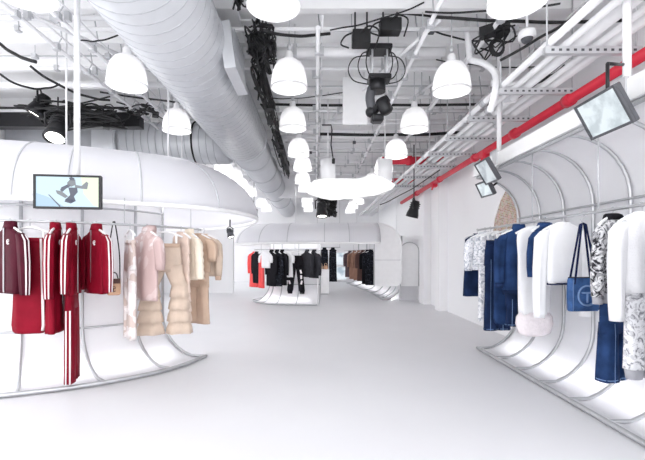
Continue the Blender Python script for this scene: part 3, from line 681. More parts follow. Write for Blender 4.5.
# ------------------------------------------------------------------ monitors
def monitor(origin, ux, uz, w, h, lab, scr, arm_to, mcol='blackm', side=None):
    """origin = centre, ux = screen right, uz = screen up (unit vectors)."""
    bm = 'dark' if mcol == 'blackarm' else 'blackm'
    ux = Vector(ux).normalized(); uz = Vector(uz); uz = (uz-ux*uz.dot(ux)).normalized(); nn = ux.cross(uz)
    R = Matrix((ux, nn*-1, uz)).transposed(); o = Vector(origin)     # local y points into the screen
    t = thing('monitor', lab, 'monitor', o)
    b = MB().box((0, .02, 0), (w, .035, h), bevel=.006); bz = .018
    b.v = [o+R @ v for v in b.v]; b.build('back_shell', bm, t)
    fr = MB()
    for cx, cz, sx, sz in ((0, h/2-bz/2, w, bz), (0, -h/2+bz/2, w, bz), (-w/2+bz/2, 0, bz, h-2*bz), (w/2-bz/2, 0, bz, h-2*bz)): fr.box((cx, -.006, cz), (sx, .018, sz))
    fr.v = [o+R @ v for v in fr.v]; fr.build('bezel', bm, t)
    s = MB().box((0, -.001, 0), (w-2*bz, .006, h-2*bz)); s.v = [o+R @ v for v in s.v]; so = s.build('screen', scr, t)
    bp = o+R @ Vector((0, .05, 0)); m = MB().box((0, .045, 0), (.12, .03, .12)); m.v = [o+R @ v for v in m.v]; m.build('mount_plate', 'blackm', t)
    MB().tube([bp, Vector(arm_to[0])], .012, 6).build('arm', 'blackm', t)
    if side: MB().tube([Vector(arm_to[-1]), Vector(side)], .012, 8).build('side_bracket', 'blackm', t)
    if len(arm_to) > 1: MB().tube([Vector(q) for q in arm_to], .012 if mcol == 'blackarm' else .026, 10).build('pole', 'blackm' if mcol == 'blackarm' else 'pipe', t)
    return t, o, R, so
mo = at(68, 192, 3.55); yaw = math.radians(8)
px_ = at(76.5, 180, 3.62)
t, o, R, so = monitor(mo, (math.cos(yaw), math.sin(yaw), 0), (0, 0, 1), .555, .30, 'small hanging monitor showing a leaping skater, left of the shop', 'scr_blue', [(px_.x, 3.63, 1.9), (px_.x, 3.63, ZC)])
def pic(poly, m, name, lift):
    q = MB().prism([o+R @ Vector((a*.26, -.0045-lift, b*.132)) for a, b in poly], R @ Vector((0, -.0006, 0))); q.build(name, m, so)
pic([(.42, 1), (1, 1), (1, -1), (.82, -.9), (.5, -.1)], 'scr_green', 'picture_field', 0)
pic([(-1, -.1), (-.62, -.35), (-.1, -1), (-1, -1)], 'scr_slope', 'picture_slope', .0003)
pic([(-.62, -.2), (-.58, -.2), (-.22, -.96), (-.26, -1)], 'scr_navy', 'picture_pole', .001)
for poly, m in (([(-.02, .62), (.1, .9), (.24, .84), (.26, .5), (.12, .35), (0, .42)], 'scr_grey'), ([(.04, .95), (.12, 1), (.22, .92), (.2, .78), (.08, .78)], 'scr_navy'),
                ([(-.2, .3), (.04, .55), (.1, .4), (-.06, .2), (-.16, .0), (-.24, .1)], 'scr_navy'), ([(-.38, .1), (-.2, .05), (.02, -.3), (-.08, -.42), (-.34, -.12)], 'scr_grey'),
                ([(.22, .5), (.44, .42), (.6, .72), (.66, .62), (.62, .2), (.5, .22), (.24, .28)], 'scr_grey'), ([(.02, .3), (.3, .3), (.32, .0), (.2, -.3), (.26, -.62), (.1, -.7), (-.06, -.5), (.08, -.2)], 'scr_navy'), ([(-.06, -.45), (.12, -.5), (.24, -.62), (.1, -.78), (-.1, -.66)], 'scr_navy')):
    pic(poly, m, 'picture_skater', .0015)
tl, tr, bl, br = at(575.3, 107, 2.98), at(615.6, 84.3, 2.58), at(593, 139.5, 2.98), at(635, 120.7, 2.58)
cen = (tl+tr+bl+br)/4; mx = lambda a, b: (a+b)/2
monitor(cen, (mx(tr, br)-mx(tl, bl)), (mx(tl, tr)-mx(bl, br)), .405, .28, 'nearest tilted monitor hanging above the right clothes rail', 'scr_pale', [cen+Vector((.03, 0, .12)), (cen.x+.03, cen.y, 2.66)], 'blackarm', (RX-.03, 2.92, 2.72))
tl, tr, bl, br = at(474.7, 164.4, 4.9), at(487, 158.6, 4.55), at(487, 184.8, 4.9), at(498.2, 178.7, 4.55)
cen = (tl+tr+bl+br)/4
monitor(cen, (mx(tr, br)-mx(tl, bl)), (mx(tl, tr)-mx(bl, br)), .36, .29, 'upper grey tilted monitor at the far end of the right rail', 'scr_grad', [cen+Vector((.07, 0, .02))], 'blackarm', (RX-.03, 4.96, cen.z+.05))
cen = at(485, 189, 5.1)
monitor(cen, (.1, -1, 0), (-.5, 0, 1), .30, .20, 'lower pale monitor just behind the upper grey one', 'scr_pale', [cen+Vector((.07, 0, .02))], 'blackarm', (RX-.03, 4.96, cen.z+.05))

# ------------------------------------------------------------------ garments (local frame: x across the shoulders, -y the front, z down from the rail)
def ring(cx, cy, z, w, d, n=28, fold=0, ph=0, k=5, ex=.85):
    out = []
    for j in range(n):
        a = 2*PI*j/n; c, s = math.cos(a), math.sin(a)
        m = 1+fold*math.sin(k*a+ph)+.5*fold*math.sin((k+4)*a-1.7*ph)
        out.append(Vector((cx+w*m*abs(c)**ex*(1 if c > 0 else -1), cy+d*(1+2.2*(m-1))*abs(s)**ex*(1 if s > 0 else -1), z)))
    return out
def lerp_rings(keys, step=.05, **kw):
    """keys: (cx, cy, z, w, d, fold) -> densified rings"""
    out = []
    for a, b in zip(keys, keys[1:]):
        n = max(1, int(abs(a[2]-b[2])/step))
        for i in range(n):
            f = i/n; q = [u+(v-u)*f for u, v in zip(a, b)]; out.append(q)
    out.append(keys[-1]); ph = kw.get('ph', 0)
    return [ring(q[0], q[1], q[2], q[3], q[4], fold=q[5], ph=ph+q[2]*2.5, k=kw.get('k', 5)) for q in out]
def strip(sections, a0, a1, lift, steps=3):
    """surface strip between angles a0..a1 following keys (cx, cy, z, w, d)."""
    rows = []
    for cx, cy, z, w, d in sections:
        rows.append([Vector((cx+(w+lift)*math.copysign(abs(math.cos(a))**.85, math.cos(a)), cy+(d+lift)*math.copysign(abs(math.sin(a))**.85, math.sin(a)), z)) for a in [a0+(a1-a0)*i/steps for i in range(steps+1)]])
    return MB().loft(rows, closed=False)
HANGERS = [0]
hproto = {}
def hanger(loc, rz, what, clip=False, group='white clothes hangers'):
    lab = f'white hanger holding the {what}'
    key = clip
    if key in hproto: return dup(hproto[key], loc, rz, lab)
    t = thing('clothes_hanger', lab, 'hanger', loc, rz, group)
    MB().tube([(.0, 0, -.06)]+[(.018*math.sin(a), 0, .0+.018*math.cos(a)) for a in [PI, PI*.75, PI*.5, PI*.25, 0, -PI*.25, -PI*.45]], .004, 6).build('hook', 'greypipe', t, local=True)
    if clip:
        MB().tube(spline([(-.19, 0, -.115), (-.11, 0, -.085), (-.03, 0, -.06), (.03, 0, -.06), (.11, 0, -.085), (.19, 0, -.115)], 4), .011, 8).build('shoulder_bar', 'white', t, local=True)
        for s in (-1, 1): MB().box((s*.12, 0, -.14), (.022, .02, .10), bevel=.005).build('clip', 'white', t, local=True)
    else:
        MB().tube(spline([(-.2, 0, -.125), (-.12, 0, -.085), (-.03, 0, -.058), (.03, 0, -.058), (.12, 0, -.085), (.2, 0, -.125)], 4), .011, 8, flat=1).build('shoulder_bar', 'white', t, local=True)
    hproto[key] = t
    return t
def emblem(parent, c, s, m, ry=0, tube=None):
    """round letter emblem: an open ring with a T inside, lying in the local xz plane at c."""
    r = tube or s*.13; c = Vector(c); mb = MB()
    mb.tube([c+Vector((s*math.cos(a), 0, s*math.sin(a))) for a in [PI*.22+(2*PI-PI*.44)*k/20 for k in range(21)]], r, 6)
    mb.tube([c+Vector((-s*.62, 0, s*.28)), c+Vector((s*.80, 0, s*.28))], r, 6)
    mb.tube([c+Vector((0, 0, s*.28)), c+Vector((0, 0, -s*.72))], r, 6)
    return mb.build('emblem', m, parent, local=True)
def top(name, lab, cat, loc, rz, L, m, W=.2, D=.048, sl=.62, collar='stand', cm=None, stripes=False, zipm=None, hem=None, cuff=None, flare=1.0, logo=None, group=None, quilt=0, sm=None, hemw=.05, hb=None, sr=1.0, tiers=0, fold=.08):
    t = thing(name, lab, cat, loc, rz, group); ph = random.random()*6
    cm = cm or m; sm = sm or m
    hb = hb or L
    keys = [(0, 0, -.055, .05, .036, 0), (0, 0, -.075, .075, .042, 0), (0, 0, -.105, .15, D*.9, 0), (0, 0, -.135, W*.97, D, .005), (0, 0, -.2, W, D, .012), (0, 0, -.42 if L > .6 else -.3, W*(1+(flare-1)*.35), D*1.02, fold*.6), (0, 0, -L, W*flare, D*1.1, fold)]
    if tiers or quilt:
        q = tiers or quilt; base = keys[:5]; n = max(3, int((L-.2)/q)); amp = .16 if tiers else .10
        for i in range(n):
            z0 = -.2-(L-.2)*i/n; z1 = -.2-(L-.2)*(i+1)/n; f0 = 1+(flare-1)*i/n; f1 = 1+(flare-1)*(i+1)/n
            if tiers: base += [(0, 0, z0-.004, W*f0*.97, D*.9, fold*.5), (0, 0, z1+.006, W*f1*1.05, D*(1+amp), fold)]
            else: base += [(0, 0, z0-.006, W*f0*.97, D*.88, .01), (0, 0, (z0+z1)/2, W*f0*1.03, D*1.15, .02), (0, 0, z1+.006, W*f1*.97, D*.88, .01)]
        keys = base
    MB().loft(lerp_rings(keys, ph=ph)).build('body', m, t, local=True, solid=.004)
    if hem: MB().loft(lerp_rings([(0, 0, -L+.004, W*flare*1.0, D*1.12, fold*.6), (0, 0, -L-hemw, W*flare*.95, D*1.0, fold*.4)], ph=ph)).build('hem_band', hem, t, local=True, solid=.004)
    if sl:
        for s in (-1, 1):
            b = random.uniform(-.012, .012); w0 = .062*sr
            keys = [(s*(W-.035), 0, -.112, .018, .02, 0), (s*(W-.01), 0, -.135, .045*sr, .036, 0), (s*(W+.025), b*.2, -.19, w0, .043, .01), (s*(W+.042), b*.6, -.19-(sl-.15)*.4, w0*.94, .042, .05), (s*(W+.046), b, -.19-(sl-.15)*.8, w0*.82, .038, .06), (s*(W+.044), b*1.2, -.06-sl, w0*.72, .034, .03)]
            if quilt:
                kk = keys[:3]; n = max(3, int(sl/quilt))
                for i in range(n):
                    f = (i+.5)/n; z = -.19-(sl-.13)*f; kk += [(s*(W+.025+.02*f), b*f, z+.5*(sl-.13)/n-.004, w0*.9, .038, 0), (s*(W+.026+.02*f), b*f, z, w0*1.08, .047, .02)]
                keys = kk
            so = MB().loft(lerp_rings(keys, ph=ph+s), caps=False).build('sleeve', sm, t, local=True, solid=.003)
            if stripes:
                sec = [k[:5] for k in keys[1:]]; mid = 0 if s > 0 else PI
                for a0, a1 in ((-.42, -.17), (.13, .38)): strip(sec, mid+a0, mid+a1, .006).build('stripe', 'stripe', so, local=True, solid=.002)
            if cuff: MB().loft(lerp_rings([keys[-1][:2]+(keys[-1][2]+.004,)+(keys[-1][3]*.95, .032, 0), keys[-1][:2]+(keys[-1][2]-.055,)+(keys[-1][3]*.8, .028, 0)])).build('cuff', cuff, so, local=True, solid=.003)
    if collar == 'stand':
        MB().loft([ring(0, 0, -.075, .082, .046), ring(0, .004, -.04, .07, .042), ring(0, .006, -.005, .062, .040)]).build('collar', cm, t, local=True, solid=.006)
    elif collar == 'fold':
        MB().loft([ring(0, 0, -.07, .07, .044), ring(0, .004, -.035, .058, .038), ring(0, 0, -.045, .075, .05), ring(0, -.008, -.085, .105, .06)]).build('collar', cm, t, local=True, solid=.004)
    elif collar == 'hood':
        MB().loft([ring(0, 0, -.07, .08, .045), ring(0, .02, -.04, .095, .05), ring(0, .03, -.0, .09, .045), ring(0, .05, -.03, .08, .035), ring(0, .065, -.12, .06, .02)]).build('hood', cm, t, local=True, solid=.004)
    elif collar == 'crew':
        MB().tube([Vector((.058*math.cos(a), .038*math.sin(a), -.056)) for a in [2*PI*k/20 for k in range(21)]], .008, 6).build('neckband', cm, t, local=True)
    if zipm:
        MB().box((0, -D*1.06, -(L+.06)/2), (.012, .008, L-.08)).build('zip', zipm, t, local=True)
    if logo: emblem(t, (-.08 if logo > 0 else .08, -D*1.1, -.2), .022, 'stripe', tube=.0035)
    return t
def trousers(name, lab, cat, loc, rz, z0, L, m, W=.185, D=.045, leg=.095, bottom=.1, stripes=False, cuff=None, band=None, tiers=None, group=None, mb=None, print_m=None, spread=.0):
    t = thing(name, lab, cat, loc, rz, group); ph = random.random()*6; cr = z0-.30
    MB().loft(lerp_rings([(0, 0, z0-.03, W*.9, D*.85, 0), (0, 0, z0-.14, W, D, .02), (0, 0, cr-.02, W*1.03, D, .03)], ph=ph)).build('seat', m, t, local=True, solid=.004)
    MB().loft(lerp_rings([(0, 0, z0, W*.9, D*.9, .01), (0, 0, z0-.045, W*.91, D*.92, .01)], ph=ph)).build('waistband', band or m, t, local=True, solid=.005)
    for s in (-1, 1):
        c0, c1 = s*leg*.98, s*(leg*1.02+spread)
        keys = [(c0, 0, cr+.06, leg*.9, D*.9, .0), (c0, 0, cr-.03, leg*.93, D, .02), ((c0+c1)/2, 0, (cr+L)/2, (leg*.85+bottom*.9)/2, D, .05), (c1, 0, L, bottom*.92, D*1.02, .05)]
        if tiers:
            zt, n = tiers; keys = keys[:2]+[(c1*.98, 0, zt, leg*.9, D, .03)]
            for i in range(n):
                a, b = zt+(L-zt)*i/n, zt+(L-zt)*(i+1)/n; w = leg*.9+(bottom-leg*.9)*(i+1)/n
                keys += [(c1, 0, a-.004, w*.86, D*.8, .02), (c1, 0, (a+b)/2, w*.99, D*1.25, .06), (c1, 0, b+.004, w*1.05, D*1.85, .08)]
        lo = MB().loft(lerp_rings(keys, ph=ph+s*2)).build('leg', m, t, local=True, solid=.004)
        if stripes:
            mid = 0 if s > 0 else PI; sec = [k[:5] for k in keys[1:]]
            for a0, a1 in ((-.45, -.17), (.17, .45)): strip(sec, mid+a0, mid+a1, .007).build('stripe', 'stripe', lo, local=True, solid=.002)
        if name == 'jeans':
            sec = [k[:5] for k in keys]
            for a0 in (-1.9, -.5): strip(sec, a0, a0+.09, .004).build('seam', 'denim_logo', lo, local=True, solid=.001)
            MB().loft([ring(c1, 0, L+.022, bottom*.96, D*1.1), ring(c1, 0, L+.016, bottom*.96, D*1.1)]).build('hem_stitch', 'denim_logo', lo, local=True, solid=.002)
        if cuff: MB().loft(lerp_rings([(c1, 0, L+.004, bottom*.86, D*.95, 0), (c1, 0, L-.07, bottom*.7, D*.8, 0)])).build('cuff', cuff, lo, local=True, solid=.003)
        if print_m:
            for j in range(3): MB().box((c1+.01*(j-1), -D*1.12, cr-.12-.14*j), (.05, .004, .1), Matrix.Rotation(.3*(j-1)*s, 3, 'Y')).build('print', print_m, lo, local=True)
    return t
def skirt(name, lab, cat, loc, rz, z0, L, m, W=.17, D=.045, W2=.2, stripe=None, group=None):
    t = thing(name, lab, cat, loc, rz, group); ph = random.random()*6
    keys = [(0, 0, z0, W*.94, D*.8, 0), (0, 0, z0-.1, W, D, .02), (0, 0, (z0+L)/2, (W+W2)/2, D, .035), (0, 0, L+.08, W2, D*1.1, .04), (0, 0, L+.025, W2*.93, D*1.05, .04), (0, 0, L, W2*.78, D, .04)]
    MB().loft(lerp_rings(keys, ph=ph), caps=False).build('body', m, t, local=True, solid=.004)
    MB().loft(lerp_rings([(0, 0, z0+.008, W*.94, D*.86, 0), (0, 0, z0-.04, W*.96, D*.95, 0)])).build('waistband', m, t, local=True, solid=.005)
    if name == 'denim_skirt':
        strip([k[:5] for k in keys[:-1]], -1.75, -1.68, .006).build('seam', 'denim_logo', t, local=True, solid=.001)
    if stripe:
        sec = [k[:5] for k in keys[:-1]]
        for a0, a1 in ((-.75, -.5), (-.3, -.05)): strip(sec, a0, a1, .008).build('stripe', stripe, t, local=True, solid=.002)
    return t
def on_rail(rp, px):
    """point of the rail polyline that shows at column px"""
    f = lambda p: VX+F*p.x/p.y
    best = min(range(len(rp)), key=lambda k: abs(f(rp[k])-px))
    for k in (best-1, best):
        if 0 <= k < len(rp)-1:
            a, b = f(rp[k]), f(rp[k+1])
            if (a-px)*(b-px) <= 0 and abs(a-b) > 1e-6: return rp[k].lerp(rp[k+1], (px-a)/(b-a))
    return rp[best].copy()
def facing(p, off, near=1):
    """yaw so that the shoulder nearest the viewer leans off degrees to the right; near = +1 shows the front to the left"""
    a = math.atan2(-p.y, -p.x)+math.radians(off)
    return a if near > 0 else a+PI
def low(p, py): return -(EYE-(py-VY)*p.y/F-p.z)          # length below the rail that reaches row py
LG = 'clothes on the left display rail'
# --- left rail
p = on_rail(left_rail, 10); rz = facing(p, 24)
hanger(p, rz, 'dark plum track jacket'); top('track_jacket', 'dark plum track jacket with white sleeve stripes at the left end of the left rail', 'jacket', p, rz, low(p, 293), 'plum', stripes=True, zipm='zip', logo=-1, group=LG)
p = on_rail(left_rail, 30); rz = facing(p, 62)
hanger(p, rz, 'long maroon skirt with the curved hem', True); skirt('wrap_skirt', 'long maroon skirt with a rounded hem and white side stripes', 'skirt', p, rz, -.165, -low(p, 333), 'maroon', .13, .045, .155, 'stripe', LG)
p = on_rail(left_rail, 56); rz = facing(p, -14, -1)
hanger(p, rz, 'long maroon track dress'); top('track_dress', 'long maroon zip track dress with white stripes beside the curved-hem skirt', 'dress', p, rz, low(p, 331), 'maroon', stripes=True, zipm='zip', logo=1, group=LG, W=.19, flare=1.02, sl=.66)
p = on_rail(left_rail, 72); rz = facing(p, -12, -1)
hanger(p, rz, 'maroon track jacket worn over striped trousers'); top('track_jacket', 'maroon track jacket hanging above the long striped track trousers', 'jacket', p, rz, low(p, 294), 'maroon', stripes=True, zipm='zip', logo=1, group=LG)
trousers('track_trousers', 'maroon track trousers with white side stripes, lowest garment on the left rail', 'trousers', p, rz, -.52, -low(p, 380), 'maroon', W=.165, D=.04, leg=.082, bottom=.085, stripes=True, group=LG)
p = on_rail(left_rail, 96); rz = facing(p, 24)
hanger(p, rz, 'maroon track jacket beside the tiny tan bag'); top('track_jacket', 'maroon track jacket hanging alone beside the tiny tan bag', 'jacket', p, rz, low(p, 293), 'maroon', stripes=True, zipm='zip', logo=-1, group=LG)
p = on_rail(left_rail, 114); rz = .35
t = thing('mini_bag', 'tiny tan shoulder bag hanging by a thin black strap on the left rail', 'bag', p, rz)
zb = -low(p, 295); zt_ = -low(p, 279)
MB().box((0, 0, (zb+zt_)/2), (.12, .07, zt_-zb), bevel=.01).build('body', 'leather', t, local=True)
MB().box((0, -.038, zt_-.02), (.125, .004, .05)).build('flap', 'dbrown', t, local=True)
emblem(t, (0, -.037, (zb+zt_)/2-.02), .026, 'dbrown', tube=.004)
MB().tube(spline([(-.055, 0, zt_-.01), (-.05, 0, -.3), (-.012, 0, .0), (0, 0, .018), (.012, 0, 0), (.05, 0, -.3), (.055, 0, zt_-.01)], 5), .006, 6).build('strap', 'black', t, local=True)
MB().tube(spline([(-.04, -.01, zt_), (-.02, -.01, zt_+.06), (.02, -.01, zt_+.06), (.04, -.01, zt_)], 5), .006, 6).build('handle', 'black', t, local=True)
p = on_rail(left_rail, 130); rz = facing(p, 14)
hanger(p, rz, 'pale camouflage trousers', True); trousers('camouflage_trousers', 'pale pink and grey camouflage trousers, leftmost of the pale clothes', 'trousers', p, rz, -.165, -low(p, 338), 'camo', W=.15, D=.04, leg=.075, bottom=.085, group=LG)
p = on_rail(left_rail, 147); rz = facing(p, 30)
hanger(p, rz, 'dusty pink hooded top'); top('hooded_top', 'dusty pink patterned hooded top over the flared tan trousers', 'top', p, rz, low(p, 300), 'pink', collar='hood', sl=.42, group=LG, W=.19, D=.05, sr=1.2)
p = on_rail(left_rail, 165); rz = facing(p, 84)
hanger(p, rz, 'flared tan tiered trousers', True); trousers('flared_trousers', 'tan knit flared trousers with ruffled tiers from knee to hem', 'trousers', p, rz, -.19, -low(p, 334), 'tan', W=.175, D=.045, leg=.1, bottom=.135, tiers=(-.66, 4), group=LG, band='tan2', spread=.055)
p = on_rail(left_rail, 181); rz = facing(p, 30)
hanger(p, rz, 'ruffled beige dress'); top('tiered_dress', 'beige dress of narrow ruffled tiers behind the flared tan trousers', 'dress', p, rz, low(p, 329), 'beige', W=.165, D=.045, sl=0, collar='crew', tiers=.1, flare=1.15, group=LG)
p = on_rail(left_rail, 189); rz = facing(p, 30)
hanger(p, rz, 'cream quilted jacket'); top('quilted_jacket', 'cream quilted jacket with puffed sleeves between the beige clothes', 'jacket', p, rz, low(p, 280), 'cream', W=.18, D=.05, sl=.58, collar='stand', quilt=.085, group=LG)
p = on_rail(left_rail, 198); rz = facing(p, 46)
hanger(p, rz, 'camel knit top'); top('knit_pullover', 'camel knit top with short wide sleeves above matching trousers', 'sweater', p, rz, low(p, 272), 'tan2', W=.19, D=.045, sl=.34, collar='crew', sr=1.35, group=LG)
trousers('knit_trousers', 'straight camel knit trousers below the camel knit top', 'trousers', p, rz, -.4, -low(p, 323), 'tan2', W=.165, D=.04, leg=.085, bottom=.1, group=LG)
p = on_rail(left_rail, 205.6); p = p+Vector((.02, .06, 0)); rz = facing(p, 50)
hanger(p, rz, 'tan sweater at the right end'); top('knit_sweater', 'tan long-sleeved sweater at the right end of the left rail', 'sweater', p, rz, low(p, 276), 'tan', W=.19, D=.045, sl=.52, collar='crew', cuff='tan2', group=LG)

# --- right rail
RG = 'clothes on the right display rail'
def R(px, dy=0): 
    d = RX*F/(px-VX); return Vector((RX, d, RRZ))
yaw = lambda s: random.uniform(-.12, .12)+s
p = R(477.5); rz = yaw(.1)
hanger(p, rz, 'short denim dress at the far end'); top('denim_dress', 'short dark denim dress at the far end of the right rail', 'dress', p, rz, low(p, 296), 'denimd', W=.19, sl=0, collar='crew', flare=1.1, group=RG)
p = R(485); rz = yaw(.1)
hanger(p, rz, 'silver printed shirt'); top('printed_shirt', 'white shirt with silver print between the far denim clothes', 'shirt', p, rz, low(p, 270), 'silver', W=.19, sl=.5, collar='fold', group=RG)
p = R(490.5); rz = yaw(.1)
hanger(p, rz, 'long white printed trousers', True); trousers('printed_trousers', 'long white and silver printed trousers beside the dark jeans', 'trousers', p, rz, -.165, -low(p, 321), 'silver', W=.16, D=.04, leg=.08, bottom=.085, group=RG)
p = R(497); rz = yaw(.05)
hanger(p, rz, 'long dark jeans', True); trousers('jeans', 'long dark blue jeans hanging left of the denim skirt', 'trousers', p, rz, -.165, -low(p, 330), 'denimd', W=.16, D=.045, leg=.082, bottom=.1, group=RG)
p = R(507); rz = yaw(.05)
hanger(p, rz, 'long denim skirt', True); skirt('denim_skirt', 'long straight blue denim skirt in front of the dark jeans', 'skirt', p, rz, -.165, -low(p, 324), 'denim', .16, .045, .17, None, RG)
p = R(519); rz = yaw(.1)
hanger(p, rz, 'denim jacket with turned-up collar'); top('denim_jacket', 'blue denim jacket with collar up, left of the white dress', 'jacket', p, rz, low(p, 290), 'denim', W=.18, sl=.6, collar='stand', zipm='denim_logo', hem='denimd', cuff='denimd', group=RG)
trousers('jeans', 'dark jeans hanging below the denim jacket with the turned-up collar', 'trousers', p, rz, -.6, -low(p, 326), 'denimd', W=.15, D=.04, leg=.075, bottom=.085, group=RG)
p = R(534); rz = yaw(.05)
hanger(p, rz, 'white dress with the fluffy hem'); d_ = top('fluffy_hem_dress', 'white dress ending in a fluffy blush hem', 'dress', p, rz, low(p, 314), 'cloth_white', W=.185, sl=0, collar='crew', flare=.85, group=RG)
zb = -low(p, 336); zt_ = -low(p, 312)
MB().loft(lerp_rings([(0, 0, zt_, .15, .05, .05), (0, 0, zt_-.05, .185, .075, .04), (0, 0, (zt_+zb)/2, .19, .08, .04), (0, 0, zb+.03, .16, .07, .04), (0, 0, zb, .09, .04, .03)], step=.03, k=9), caps=True).build('fluffy_hem', 'blush', d_, local=True)
p = R(550)+Vector((-.05, 0, 0)); rz = yaw(.5)
hanger(p, rz, 'denim jacket behind the white top'); top('denim_jacket', 'dark denim jacket mostly hidden behind the white long-sleeved top', 'jacket', p, rz, low(p, 281), 'denim', W=.13, sl=.5, collar='fold', group=RG)
p = R(563); rz = yaw(.05)
hanger(p, rz, 'white long-sleeved top'); top('long_sleeved_top', 'plain white top with long sleeves and a dark hem line behind the denim bag', 'top', p, rz, low(p, 283), 'cloth_white', W=.19, sl=.86, collar='crew', hem='navy', hemw=.014, group=RG)
# denim tote bag
p = R(583); rz = .12
t = thing('denim_bag', 'blue denim tote bag with a raised round emblem, hanging from a metal hook', 'bag', p, rz)
zt_ = -low(p, 278); zb = -low(p, 311); w = .262
MB().tube([(0, 0, -.085), (-.012, 0, -.07), (-.018, 0, -.05), (0, 0, -.03), (.012, 0, -.015), (.016, 0, .003), (.0, 0, .019), (-.014, 0, .008)], .005, 8).build('hook', 'zip', t, local=True)
q = MB(); n = 7; vs = []
for zz, ww, dd in ((zb, .97, .5), (zb+.012, 1, .8), ((zb+zt_)/2, 1.0, 1.0), (zt_-.02, .985, .8), (zt_, .97, .6)):
    vs.append(ring(0, 0, zz, w/2*ww, .045*dd, 32, 0, 0, 5, .35))
q.loft(vs, caps=True); q.build('body', 'denim_bag', t, local=True)
emblem(t, (0, -.047, (zt_+zb)/2-.005), .082, 'denim_logo', tube=.0085)
for yy in (-.03, .03):
    MB().tube([(-w*.40, yy, zt_-.05), (-w*.36, yy, zt_), (-.02, yy*.3, -.09), (0, yy*.2, -.082), (.02, yy*.3, -.09), (w*.36, yy, zt_), (w*.40, yy, zt_-.05)], .0085, 6).build('strap', 'navy', t, local=True)
MB().tube(spline([(.03, .01, -.085), (w*.5, .02, zt_+.12), (w*.52, .02, zt_-.02)], 6), .006, 6).build('long_strap', 'navy', t, local=True)
MB().box((0, 0, zt_+.004), (w*.9, .05, .008)).build('zip_top', 'black', t, local=True)
for sx in (-1, 1): MB().tube([(sx*w*.49, -.046, zb+.01), (sx*w*.485, -.046, zt_-.012)], .0025, 5).build('stitched_edge', 'denim_logo', t, local=True)
p = R(613); rz = .5
hanger(p, rz, 'black and white printed jacket'); top('printed_jacket', 'black and white marbled jacket with grey ribbed cuffs, right of the denim bag', 'jacket', p, rz, low(p, 293), 'marble', W=.15, D=.06, sl=.60, collar='fold', cm='blackc', hem='greyrib', cuff='greyrib', group=RG, hemw=.07)
trousers('jeans', 'twisted dark blue jeans hanging below the marbled jacket', 'trousers', p, rz, -.62, -low(p, 379), 'denim', W=.14, D=.06, leg=.072, bottom=.1, group=RG)
p = R(642); rz = .2
hanger(p, rz, 'white textured sweater'); top('textured_sweater', 'white textured knit sweater at the right edge of the photo', 'sweater', p, rz, low(p, 292), 'knit_white', W=.18, D=.06, sl=.74, collar='crew', group=RG)
trousers('printed_trousers', 'pale grey printed trousers with ribbed cuffs below the white sweater', 'trousers', p, rz, -.5, -low(p, 368), 'marblel', W=.13, D=.045, leg=.066, bottom=.075, cuff='greyrib', group=RG)
p = R(690); rz = .15
hanger(p, rz, 'grey marbled top at the near end'); top('printed_shirt', 'grey marbled long-sleeved top cut off by the right edge', 'top', p, rz, low(p, 340), 'marblel', W=.19, sl=.72, collar='crew', group=RG)
trousers('jeans', 'dark jeans at the near end, cut off by the right edge', 'trousers', p, rz, -.62, -low(p, 400), 'denimd', W=.16, leg=.08, bottom=.1, group=RG)

# --- far left rail
FG = 'clothes on the small rail under the far canopy'
def far_top(px, py, lab, m, off=32, **k):
    p = on_rail(back_rail, px); rz = facing(p, off, k.pop('near', 1)); nm = k.pop('nm', 'coat'); cat = k.pop('cat', 'coat'); h = k.pop('h', None)
    if h: hanger(p, rz, h)
    return p, rz, top(nm, lab, cat, p, rz, low(p, py), m, group=FG, **k)
far_top(250, 287, 'long coral coat at the left end of the far rail', 'coral', 40, collar='crew', h='long coral coat')
p, rz, _ = far_top(257, 283, 'black coat directly right of the coral coat', 'blackc', 30, collar='crew', h='black coat next to the coral coat')
p = on_rail(back_rail, 261.5); trousers('coral_trousers', 'coral trousers showing between the black coats on the far rail', 'trousers', p, facing(p, 30), -.165, -low(p, 288), 'coral', W=.13, D=.035, leg=.065, bottom=.07, group=FG); hanger(p, facing(p, 30), 'coral trousers', True)
far_top(266, 268, 'white tee in front of the black coats, nearest the coral trousers', 'cloth_white', 40, nm='white_tee', cat='shirt', sl=.3, collar='crew', h='white tee near the coral trousers')
far_top(271.5, 286, 'black coat just right of the far white tee', 'blackc', 34, h='black coat right of the white tee')
far_top(277, 286, 'black coat in the middle of the far black group', 'blackq', 34, h='speckled black coat in the far group')
far_top(282, 285, 'black coat just left of the second white tee', 'blackc', 30, h='black coat left of the second white tee')
far_top(287, 277, 'white tee hanging left of the printed black trousers', 'cloth_white', 40, nm='white_tee', cat='shirt', sl=.3, collar='crew', hem='blackc', hemw=.08, h='white tee beside the printed black trousers')
p = on_rail(back_rail, 296); rz = facing(p, 66); hanger(p, rz, 'printed black trousers', True)
trousers('printed_trousers', 'black trousers with white print standing out of the far rail', 'trousers', p, rz, -.165, -low(p, 291), 'blackc', W=.2, D=.05, leg=.1, bottom=.085, print_m='stripe', cuff='blackc', group=FG, spread=.07)
far_top(307, 277, 'charcoal jacket, left of two at the right end of the far rail', 'charcoal', 34, nm='jacket', cat='jacket', h='left charcoal jacket')
far_top(314, 278, 'charcoal jacket, right of two at the right end of the far rail', 'charcoal', 34, nm='jacket', cat='jacket', h='right charcoal jacket')
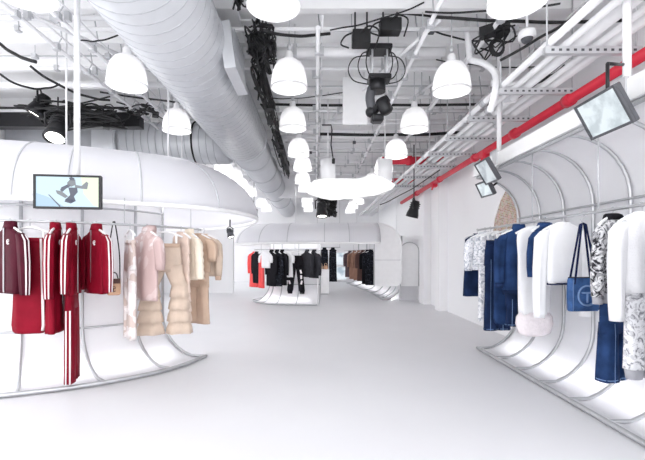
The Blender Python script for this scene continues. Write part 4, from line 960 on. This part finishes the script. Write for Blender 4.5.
# --- far right rail
BG = 'clothes on the far right rail'
for px, py, m, lab in ((350, 277, 'mauve', 'mauve brown coat, farthest left on the far right rail'), (354.5, 279, 'brown', 'long light brown coat second from the left on the far right rail'), (359, 280, 'brown', 'light brown coat in the middle of the far right rail'),
                       (363, 281, 'dbrown', 'dark brown coat beside the black clothes on the far right rail'), (367.5, 284, 'blackc', 'black coat next to the dark brown coat near the rounded end panel'), (371, 285, 'blackq', 'speckled black coat half hidden by the rounded end panel')):
    p = on_rail(far_rail, px); top('coat', lab, 'coat', p, yaw(.15), low(p, py), m, group=BG, collar='stand'); hanger(p, yaw(.15), lab.split(',')[0].split(' on ')[0].split(' beside ')[0].split(' next ')[0].split(' in ')[0].split(' half ')[0].split(' second ')[0]+' at the far right, '+ORD[[350, 354.5, 359, 363, 367.5, 371].index(px)]+' along')
t = thing('clothes_rail', 'ceiling-hung clothes rail with two long black coats at the far end', 'clothes rail', (.46, 15.2, 1.62))
MB().tube([(.02, 15.2, 1.62), (.92, 15.2, 1.62)], .014, 8).build('bar', 'frame', t)
for x in (.05, .9): MB().tube([(x, 15.2, 1.62), (x, 15.2, ZC)], .008, 6).build('drop_rod', 'greypipe', t)
for x, s in ((.32, 'left'), (.64, 'right')):
    p = Vector((x, 15.2, 1.62)); top('long_coat', f'long black speckled coat, {s} one of two behind the plinth', 'coat', p, .0, 1.3, 'blackq', W=.13, D=.05, sl=0, collar='stand', group='long black coats behind the plinth', flare=1.12)
    hanger(p, 0, f'{s} long black coat behind the plinth')


# ------------------------------------------------------------------ light
wd = bpy.data.worlds.new('daylight'); SC.world = wd; wd.use_nodes = True
wd.node_tree.nodes['Background'].inputs[0].default_value = (.985, .99, 1, 1); wd.node_tree.nodes['Background'].inputs[1].default_value = 2.8
# ------------------------------------------------------------------ camera
cd = bpy.data.cameras.new('camera'); co = bpy.data.objects.new('camera', cd); C.objects.link(co); SC.camera = co
co.location = (0, 0, EYE); co.rotation_euler = (PI/2, 0, 0)
cd.sensor_fit = 'HORIZONTAL'; cd.sensor_width = 36; cd.lens = 36*F/645
cd.shift_x = (322.5-VX)/645; cd.shift_y = (VY-230)/645
cd.clip_start = .05
SC.view_settings.view_transform = 'Standard'; SC.view_settings.look = 'None'; SC.view_settings.gamma = 1; SC.view_settings.exposure = 0.46
SC.cycles.use_denoising = True; SC.cycles.max_bounces = 10; SC.cycles.diffuse_bounces = 6
